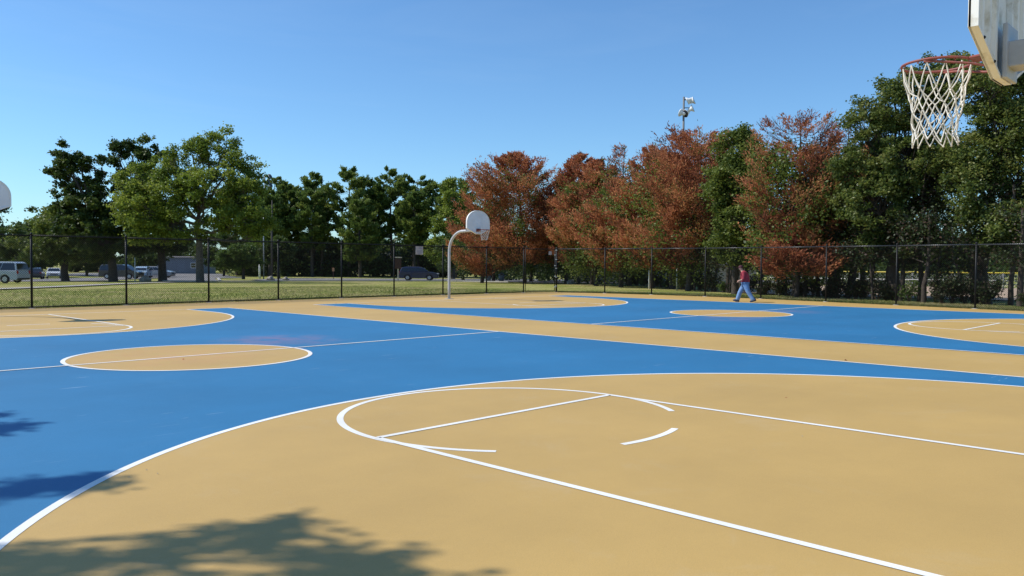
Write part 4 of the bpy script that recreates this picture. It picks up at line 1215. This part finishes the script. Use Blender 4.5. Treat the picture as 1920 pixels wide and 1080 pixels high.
    if kind == 'suv':
        for sy in (-1, 1):
            b = MB(); b.tube([(-1.5, sy * 0.62, 1.71), (0.1, sy * 0.62, 1.71)], 0.02, 6); b.build('roof_rail', M['trim'], root)
    return root
RIGHT = -R(46.3)   # heading across the picture to the right
car(58.8, 77.8, RIGHT, 'car_blue', 'navy blue SUV on the road left of the far basketball hoop', 'suv')
car(14.1, 81.2, RIGHT + math.pi, 'car_greyblue', 'pale grey blue minivan cut off by the left edge of the photo', 'van')
car(31.3, 121.9, RIGHT + R(-60), 'car_white', 'white sedan seen from the front between the van and the olive tree', 'sedan')
car(27.1, 115.2, RIGHT + R(115), 'car_dark', 'dark car half hidden between the pale minivan and the white sedan', 'sedan')
car(35.2, 108.8, RIGHT, 'car_dark', 'dark van in deep shade behind the oak trunk', 'van')
car(42.0, 119.2, RIGHT + R(-75), 'car_paleblue', 'pale blue SUV facing the camera behind the white signpost', 'suv')
car(45.6, 122.6, RIGHT, 'car_silver', 'silver SUV side on behind the pale blue one', 'suv')
car(35.8, 150.0, RIGHT, 'car_dark', 'small far dark car at the back of the parking lot', 'sedan')

# ------------------------------------------------------------------ buildings
M['wall_grey'] = mat('pale_blue_grey_wall', (0.22, 0.25, 0.29), 0.85, noise=(0.7, 0.08))
M['wall_beige'] = mat('beige_siding', (0.50, 0.46, 0.40), 0.85, noise=(0.7, 0.06))
M['roofing'] = mat('grey_shingle_roof', (0.12, 0.11, 0.11), 0.9, noise=(3, 0.25))
M['block'] = mat('grey_block', (0.42, 0.40, 0.37), 0.9, noise=(1.5, 0.15))

def building(x, y, w_, d_, h, rz, wallm, label, windows, rh=1.6, rooft=0.25):
    root = empty('building', (x, y, terr(x, y) - 0.05), rz, label, 'building')
    b = MB(); b.box((0, 0, h / 2), (w_, d_, h)); b.build('wall', M[wallm], root)
    b = MB(); b.prism([(-d_ / 2 - 0.4, h), (d_ / 2 + 0.4, h), (0, h + rh)], 'x', -w_ / 2 - 0.4, w_ / 2 + 0.4)
    b.build('roof', M['roofing'], root)
    for (wx, wz, ww, wh) in windows:
        b = MB()
        fy = -d_ / 2 - 0.02
        t = 0.09
        b.box((wx - ww / 2, fy, wz), (t, 0.08, wh + t)); b.box((wx + ww / 2, fy, wz), (t, 0.08, wh + t))
        b.box((wx, fy, wz - wh / 2), (ww - t, 0.08, t)); b.box((wx, fy, wz + wh / 2), (ww - t, 0.08, t)); b.box((wx, fy, wz), (ww - t, 0.07, 0.05))
        fr = b.build('window', M['white'], root)
        b = MB(); b.box((wx, -d_ / 2 - 0.008, wz), (ww - t, 0.012, wh)); b.build('pane', M['glass'], fr)
    # siding boards along the front
    z = 0.3
    while z < h - 0.1:
        b = MB(); b.box((0, -d_ / 2 - 0.006, z), (w_ - 0.02, 0.01, 0.02)); b.build('board', M[wallm], root); z += 0.45
    return root
building(68.9, 164.1, 9.5, 8, 3.3, RIGHT, 'wall_grey', 'pale blue grey building behind the tall light green tree', [(3.2, 1.7, 1.0, 1.0)], 0.25)
building(102.4, 138.5, 15.5, 8, 3.6, RIGHT, 'wall_beige', 'beige building with small windows behind the middle pines', [(-5.2, 1.9, 1.0, 1.4), (1.0, 1.9, 1.0, 1.4), (5.3, 1.9, 1.0, 1.4)], 1.1)
building(71.5, 57.5, 9, 5, 2.3, RIGHT - R(5), 'block', 'low grey block shed seen through the thicket', [(2, 1.3, 1.0, 0.7)], 0.7)
building(66.5, 43.0, 10, 4, 2.0, RIGHT - R(5), 'block', 'long low pale shed behind the rusty trees', [(-2, 1.2, 0.9, 0.6), (2.6, 1.2, 0.9, 0.6)], 0.5)

# ------------------------------------------------------------------ outfield fence with a yellow cap
M['yellow'] = mat('yellow_plastic_cap', (0.62, 0.50, 0.05), 0.5)
def cap_fence():
    pts = [(76.2, 40.7), (76.3, 36), (76.2, 31), (75.9, 26), (75.8, 22.3), (76.6, 18.6), (79.0, 14.7), (81, 10)]
    root = empty('outfield_fence', (0, 0, 0), 0, 'wire outfield fence with a yellow cap seen through the trees on the right', 'fence')
    for i, (x, y) in enumerate(pts):
        z = terr(x, y)
        b = MB(); b.tube([(x, y, z - 0.1), (x, y, z + 1.42)], 0.03, 6); b.build('post', M['galv'], root)
    for (a, c) in zip(pts[:-1], pts[1:]):
        A = Vector((*a, terr(*a))); B_ = Vector((*c, terr(*c)))
        b = MB(); b.tube([A + Vector((0, 0, 1.45)), B_ + Vector((0, 0, 1.45))], 0.055, 8); b.build('cap', M['yellow'], root)
        b = MB(); b.tube([A + Vector((0, 0, 0.75)), B_ + Vector((0, 0, 0.75))], 0.02, 6); b.build('rail', M['galv'], root)
        b = MB()
        d = B_ - A; n = int(d.length / 0.3)
        for fam in (1, -1):
            for k in range(-4, n + 1):
                t0, t1 = k / n, (k + 4.6) / n
                if fam < 0: t0, t1 = t1, t0
                p, q = A + d * min(max(t0, 0), 1), A + d * min(max(t1, 0), 1)
                b.tube([p, q + Vector((0, 0, 1.4))], 0.006, 3, False)
        b.build('wire_mesh', M['galv'], root, kind='stuff')
cap_fence()

# ------------------------------------------------------------------ poles and lights
M['steel'] = mat('weathered_steel', (0.14, 0.15, 0.16), 0.6)
def floodlights(x, y, h, label, heads, s=1.0):
    root = empty('floodlight_pole', (x, y, terr(x, y)), RIGHT, label, 'light pole', 'tall floodlight poles')
    b = MB(); b.tube([(0, 0, -0.2), (0, 0, h * 0.5), (0, 0, h)], [0.19, 0.15, 0.11], 10); b.build('pole', M['steel'], root, True)
    for z in sorted({hz for _, hz, _ in heads}):
        xs = [hx for hx, hz, _ in heads if hz == z] + [0]
        b = MB(); b.box(((min(xs) + max(xs)) / 2, 0, h + z), (max(xs) - min(xs) + 0.1, 0.08, 0.08)); b.build('crossarm', M['steel'], root)
    for hx, hz, ang in heads:
        b = MB(); b.lathe([(0.11, -0.48), (0.18, -0.34), (0.23, -0.10), (0.42, 0.10), (0.46, 0.18)], (0, 0, 0), 14)
        l_ = b.build('lamp_head', M['white'], root, True)
        l_.location = (hx, -0.05, h + hz - 0.12); l_.rotation_euler = (R(ang), R(65 if hx > 0 else -65), 0)
        b = MB(); b.lathe([(0.43, 0.175), (0.43, 0.19), (0.05, 0.192)], (0, 0, 0), 14); b.build('lens', M['glass'], l_)
    return root
floodlights(75.9, 51.2, 21.4, 'tall floodlight pole rising above the rusty trees', [(1.0, -0.35, 20), (0.55, -0.30, -160), (0.9, -1.25, 20), (-0.25, -1.75, -30), (0.3, -1.75, 150)])
floodlights(70.9, 136.0, 18.4, 'far floodlight pole showing between the light green tree and the pines', [(0.9, -0.3, 20), (0.5, -1.3, 20), (1.0, -1.9, 20)])
def pole(name, x, y, h, r_, m, label, cat, group=None, cross=None):
    b = MB(); b.tube([(0, 0, -0.2), (0, 0, h * 0.5), (0, 0, h)], [r_, r_ * 0.9, r_ * 0.7], 8)
    if cross: b.box((0, 0, h - 0.3), (cross, 0.06, 0.06))
    o = b.build(name, M[m], None, True)
    o.location = (x, y, terr(x, y))
    o.rotation_euler = (0, 0, RIGHT)
    return put(o, label, cat, group)
M['darkpole'] = mat('dark_weathered_pole', (0.05, 0.045, 0.04), 0.8)
pole('utility_pole', 44.7, 88.1, 9.5, 0.085, 'darkpole', 'taller dark thin pole beside the boulder', 'pole')
pole('utility_pole', 45.9, 90.4, 6.5, 0.06, 'darkpole', 'shorter dark thin pole left of the tall one', 'pole')
pole('light_pole', 51.2, 101.6, 9.3, 0.08, 'galv', 'pale metal pole behind the white marker post', 'pole')
pole('marker_post', 54.9, 109.3, 2.4, 0.16, 'white', 'thick white marker post right of the bright green tree', 'post')
pole('signpost', 27.3, 84.6, 2.4, 0.055, 'white', 'thin white post in the grass in front of the pale blue car', 'post')
pole('marker_post', 43.9, 33.9, 1.75, 0.06, 'white', 'white pipe standing in the thicket behind the right fence', 'post')
pole('marker_post', 41.3, 29.9, 1.5, 0.04, 'galv', 'thin grey pipe in the thicket left of the walking person', 'post')
M['stone'] = mat('pale_boulder', (0.36, 0.32, 0.26), 0.9, noise=(3, 0.3), bump=(4, 0.6, 0.05))
def boulder(x, y, s, label):
    bm = bmesh.new(); bmesh.ops.create_icosphere(bm, subdivisions=3, radius=s)
    for v in bm.verts:
        k = 1 + 0.18 * math.sin(v.co.x * 5 / s + 1) * math.cos(v.co.y * 4 / s) + 0.08 * math.sin(v.co.z * 9 / s)
        v.co = Vector((v.co.x * k * 1.1, v.co.y * k, max(-0.3 * s, v.co.z * k * 0.85)))
    me = bpy.data.meshes.new('boulder'); bm.to_mesh(me); bm.free(); me.materials.append(M['stone'])
    o = bpy.data.objects.new('boulder', me); C.objects.link(o); o.location = (x, y, terr(x, y) + 0.25 * s)
    put(o, label, 'rock')
boulder(44.0, 87.3, 0.42, 'pale boulder at the foot of the tall dark pole')
boulder(45.6, 86.6, 0.34, 'smaller brown boulder right of the tall dark pole')
boulder(28.2, 84.3, 0.5, 'tan boulder beside the thin white post')
boulder(56.2, 51.5, 0.35, 'pale stone in the grass behind the fence corner')

# litter bins with domed lids
M['bin'] = mat('blue_grey_bin', (0.16, 0.22, 0.27), 0.55, noise=(3, 0.15))
for x, y, lab in ((59.0, 65.9, 'left of two blue grey domed litter bins under the rusty tree'), (60.4, 65.2, 'right of two blue grey domed litter bins under the rusty tree')):
    root = empty('litter_bin', (x, y, terr(x, y)), RIGHT, lab, 'litter bin', 'domed litter bins under the rusty tree')
    b = MB(); b.lathe([(0.27, 0), (0.31, 0.5), (0.32, 0.72)], n=16); b.build('barrel', M['bin'], root, True)
    b = MB(); b.lathe([(0.33, 0.72), (0.33, 0.76), (0.28, 0.9), (0.16, 1.02), (0.03, 1.06)], n=16); lid = b.build('lid', M['bin'], root, True)
    b = MB(); b.box((0, -0.29, 0.85), (0.26, 0.05, 0.12)); b.build('opening', M['trim'], lid)

# big brown park sign on a post
M['brown'] = mat('brown_stained_board', (0.06, 0.025, 0.02), 0.7, noise=(4, 0.2))
root = empty('park_sign', (52.5, 74.0, terr(52.5, 74.0)), RIGHT, 'large brown wooden board on a post left of the navy SUV', 'sign')
b = MB(); b.box((0, 0, 0.75), (0.16, 0.14, 1.9)); b.build('post', M['wall_beige'], root)
b = MB(); b.box((0, -0.11, 2.0), (0.78, 0.07, 1.15)); b.build('panel', M['brown'], root, bevel=0.02)
b = MB(); b.box((0, -0.02, 2.70), (0.9, 0.24, 0.10)); b.build('cap', M['wall_beige'], root, bevel=0.02)
# small orange post
root = empty('marker_post', (56.6, 93.0, terr(56.6, 93.0)), RIGHT, 'short post with a small orange panel in front of the middle pines', 'post')
b = MB(); b.tube([(0, 0, -0.1), (0, 0, 1.1)], 0.04, 8); b.build('post', M['brown'], root)
M['orange'] = mat('faded_orange_panel', (0.55, 0.26, 0.12), 0.6)
b = MB(); b.box((0, -0.05, 1.3), (0.30, 0.03, 0.45)); b.build('panel', M['orange'], root, bevel=0.02)
# two signs wired to the fence
M['signface'] = mat('faded_sign_face', (0.42, 0.40, 0.41), 0.6, noise=(6, 0.12))
M['signbars'] = mat('faded_sign_print', (0.14, 0.16, 0.26), 0.6)
root = empty('fence_sign', (19.45, 30.62, 0), R(1), 'pale rectangular sign wired to the back fence left of the far hoop pole', 'sign')
b = MB(); b.box((0, 0, 2.21), (0.46, 0.012, 0.40)); b.build('panel', M['signface'], root)
b = MB()
for z, x0, w_ in ((2.34, 0.06, 0.24), (2.30, 0.06, 0.24), (2.20, 0, 0.34), (2.15, -0.02, 0.30), (2.10, 0.02, 0.28), (2.06, 0.0, 0.22)): b.box((x0, -0.008, z), (w_, 0.004, 0.014))
b.build('print', M['signbars'], root)
root = empty('fence_sign', (28.45, 30.02, 0), R(-10), 'small grey square sign on the gate beside the corner post', 'sign')
b = MB(); b.box((0, 0, 2.2), (0.20, 0.012, 0.20)); b.build('panel', M['signface'], root)

# ------------------------------------------------------------------ the walking person
M['skin'] = mat('skin', (0.45, 0.25, 0.17), 0.6)
M['shirt'] = mat('dark_red_shirt', (0.33, 0.030, 0.045), 0.85, noise=(7, 0.25), bump=(14, 0.5, 0.01))
M['jeans'] = mat('blue_denim', (0.16, 0.27, 0.46), 0.85, noise=(6, 0.28), bump=(12, 0.6, 0.015))
M['shoe'] = mat('dark_navy_shoe', (0.02, 0.03, 0.07), 0.6)
M['capm'] = mat('dark_maroon_cap', (0.07, 0.012, 0.02), 0.85)
def skin(name, verts, edges, radii, m, parent, root_i=0, sub=2):
    me = bpy.data.meshes.new(name)
    me.from_pydata(verts, edges, [])
    o = bpy.data.objects.new(name, me)
    C.objects.link(o)
    sm = o.modifiers.new('skin', 'SKIN')
    sm.use_smooth_shade = True
    if not me.skin_vertices:
        bpy.context.view_layer.objects.active = o
        bpy.ops.mesh.customdata_skin_add() if hasattr(bpy.ops.mesh, 'customdata_skin_add') else None
    sv = me.skin_vertices[0].data
    for i, r_ in enumerate(radii):
        rr = r_ if isinstance(r_, tuple) else (r_, r_)
        sv[i].radius = rr
        sv[i].use_root = (i == root_i)
    s_ = o.modifiers.new('sub', 'SUBSURF'); s_.levels = sub; s_.render_levels = sub
    me.materials.append(m)
    o.parent = parent
    return o
def chain(V, E_, Rd, start, pts):
    k = start
    for p, r_ in pts:
        V.append(p); Rd.append(r_); E_.append((k, len(V) - 1)); k = len(V) - 1
    return k
# local frame: +Y is the walking direction, +X the person's right, standing height 1.66 m, stooped
pr_ = empty('person', (26.3, 16.95, 0.0), R(20), 'person in dark red shirt, maroon cap and blue jeans walking beside the right fence', 'person')
V, E_, Rd = [(0, 0, 0.86)], [], [0.13]
top = chain(V, E_, Rd, 0, [((0, 0.01, 1.0), 0.13), ((0, 0.04, 1.16), 0.14), ((0, 0.09, 1.28), 0.12), ((0, 0.14, 1.35), 0.055), ((0, 0.19, 1.41), 0.065), ((0, 0.22, 1.48), 0.088), ((0, 0.22, 1.55), 0.07)])
chest = 3
for sx, fx in ((1, -0.30), (-1, 0.40)):
    el = (0.24 * sx, 0.02, 1.02)
    hand = (0.17 * sx, 0.22, 0.93)
    k = chain(V, E_, Rd, chest, [((0.17 * sx, 0.08, 1.27), 0.06), ((0.22 * sx, 0.04, 1.15), 0.05), (el, 0.04), ((0.22 * sx, 0.13, 0.97), 0.036), (hand, 0.028), ((0.16 * sx, 0.27, 0.915), 0.034)])
    for j, ln in enumerate((0.055, 0.065, 0.06, 0.045)):
        yy = (j - 1.5) * 0.017
        chain(V, E_, Rd, k, [((0.155 * sx + yy * 0.6, 0.30, 0.90 + yy), 0.009), ((0.14 * sx + yy * 0.6, 0.30 + ln * 0.5, 0.885 + yy), 0.008), ((0.125 * sx + yy * 0.6, 0.30 + ln * 0.45, 0.86 + yy), 0.007)])
    chain(V, E_, Rd, k - 1, [((0.13 * sx, 0.26, 0.945), 0.010), ((0.12 * sx, 0.29, 0.935), 0.008)])
legs = {1: [((0.10, 0.02, 0.80), 0.085), ((0.11, 0.22, 0.47), 0.055), ((0.11, 0.34, 0.10), 0.038)], -1: [((-0.10, -0.02, 0.80), 0.085), ((-0.11, -0.13, 0.46), 0.055), ((-0.11, -0.36, 0.12), 0.038)]}
for sx in (1, -1):
    chain(V, E_, Rd, 0, legs[sx])
body = skin('body', V, E_, Rd, M['skin'], pr_)
# face
b = MB(); b.prism([(0.295, 1.455), (0.335, 1.43), (0.295, 1.425)], 'x', -0.012, 0.012); b.build('nose', M['skin'], body)
for sx in (-1, 1):
    b = MB(); b.lathe([(0.002, -0.03), (0.018, -0.01), (0.018, 0.012), (0.002, 0.03)], (0.088 * sx, 0.205, 1.465), 8); b.build('ear', M['skin'], body, True)
    b = MB(); b.lathe([(0.001, -0.009), (0.009, 0), (0.001, 0.009)], (0.033 * sx, 0.297, 1.475), 8); b.build('eye', M['trim'], body, True)
b = MB(); b.box((0, 0.300, 1.415), (0.045, 0.008, 0.008)); b.build('mouth', M['rim'], body)
# shirt: torso and sleeves
V, E_, Rd = [(0, -0.01, 0.80)], [], [(0.19, 0.185)]
chain(V, E_, Rd, 0, [((0, 0.0, 0.91), (0.21, 0.205)), ((0, 0.02, 1.04), (0.22, 0.21)), ((0, 0.04, 1.18), (0.21, 0.19)), ((0, 0.08, 1.29), (0.16, 0.14)), ((0, 0.12, 1.345), (0.085, 0.07))])
for sx in (1, -1):
    chain(V, E_, Rd, 4, [((0.19 * sx, 0.07, 1.26), 0.088), ((0.23 * sx, 0.04, 1.14), 0.075), ((0.245 * sx, 0.02, 1.02), 0.066), ((0.225 * sx, 0.12, 0.975), 0.058)])
skin('shirt', V, E_, Rd, M['shirt'], body)
V, E_, Rd = [(0, -0.01, 0.88)], [], [(0.17, 0.15)]
for sx in (1, -1):
    chain(V, E_, Rd, 0, [((0.10 * sx, 0.02 * sx, 0.78), 0.135), ((0.11 * sx, (0.12 if sx > 0 else -0.07), 0.62), 0.122), ((0.115 * sx, (0.23 if sx > 0 else -0.14), 0.45), 0.105), ((0.115 * sx, (0.29 if sx > 0 else -0.25), 0.27), 0.097), ((0.115 * sx, (0.335 if sx > 0 else -0.345), 0.12), 0.098), ((0.115 * sx, (0.345 if sx > 0 else -0.365), 0.07), 0.090)])
skin('jeans', V, E_, Rd, M['jeans'], body)
for sx, (yy, zz, tilt) in ((1, (0.40, 0.055, 10)), (-1, (-0.34, 0.075, -22))):
    bm = bmesh.new(); bmesh.ops.create_uvsphere(bm, u_segments=14, v_segments=10, radius=1)
    for v in bm.verts:
        x, y, z = v.co
        v.co = Vector((x * 0.048 * (1 + 0.12 * y), y * 0.145, max(-0.55, z) * 0.07 * (1.15 - 0.45 * y)))
    me = bpy.data.meshes.new('shoe'); bm.to_mesh(me); bm.free(); me.materials.append(M['shoe'])
    o = bpy.data.objects.new('shoe', me); C.objects.link(o); o.parent = body
    o.location = (0.115 * sx, yy, zz); o.rotation_euler = (R(tilt), 0, 0)
b = MB(); b.lathe([(0.100, 0.0), (0.102, 0.03), (0.088, 0.075), (0.05, 0.105), (0.01, 0.115)], (0, 0.205, 1.485), 16)
b.build('cap', M['capm'], body, True)
b = MB(); b.prism([(-0.07, 0.28), (0.07, 0.28), (0.055, 0.37), (0, 0.39), (-0.055, 0.37)], 'z', 1.484, 1.494); b.build('cap_brim', M['capm'], body)
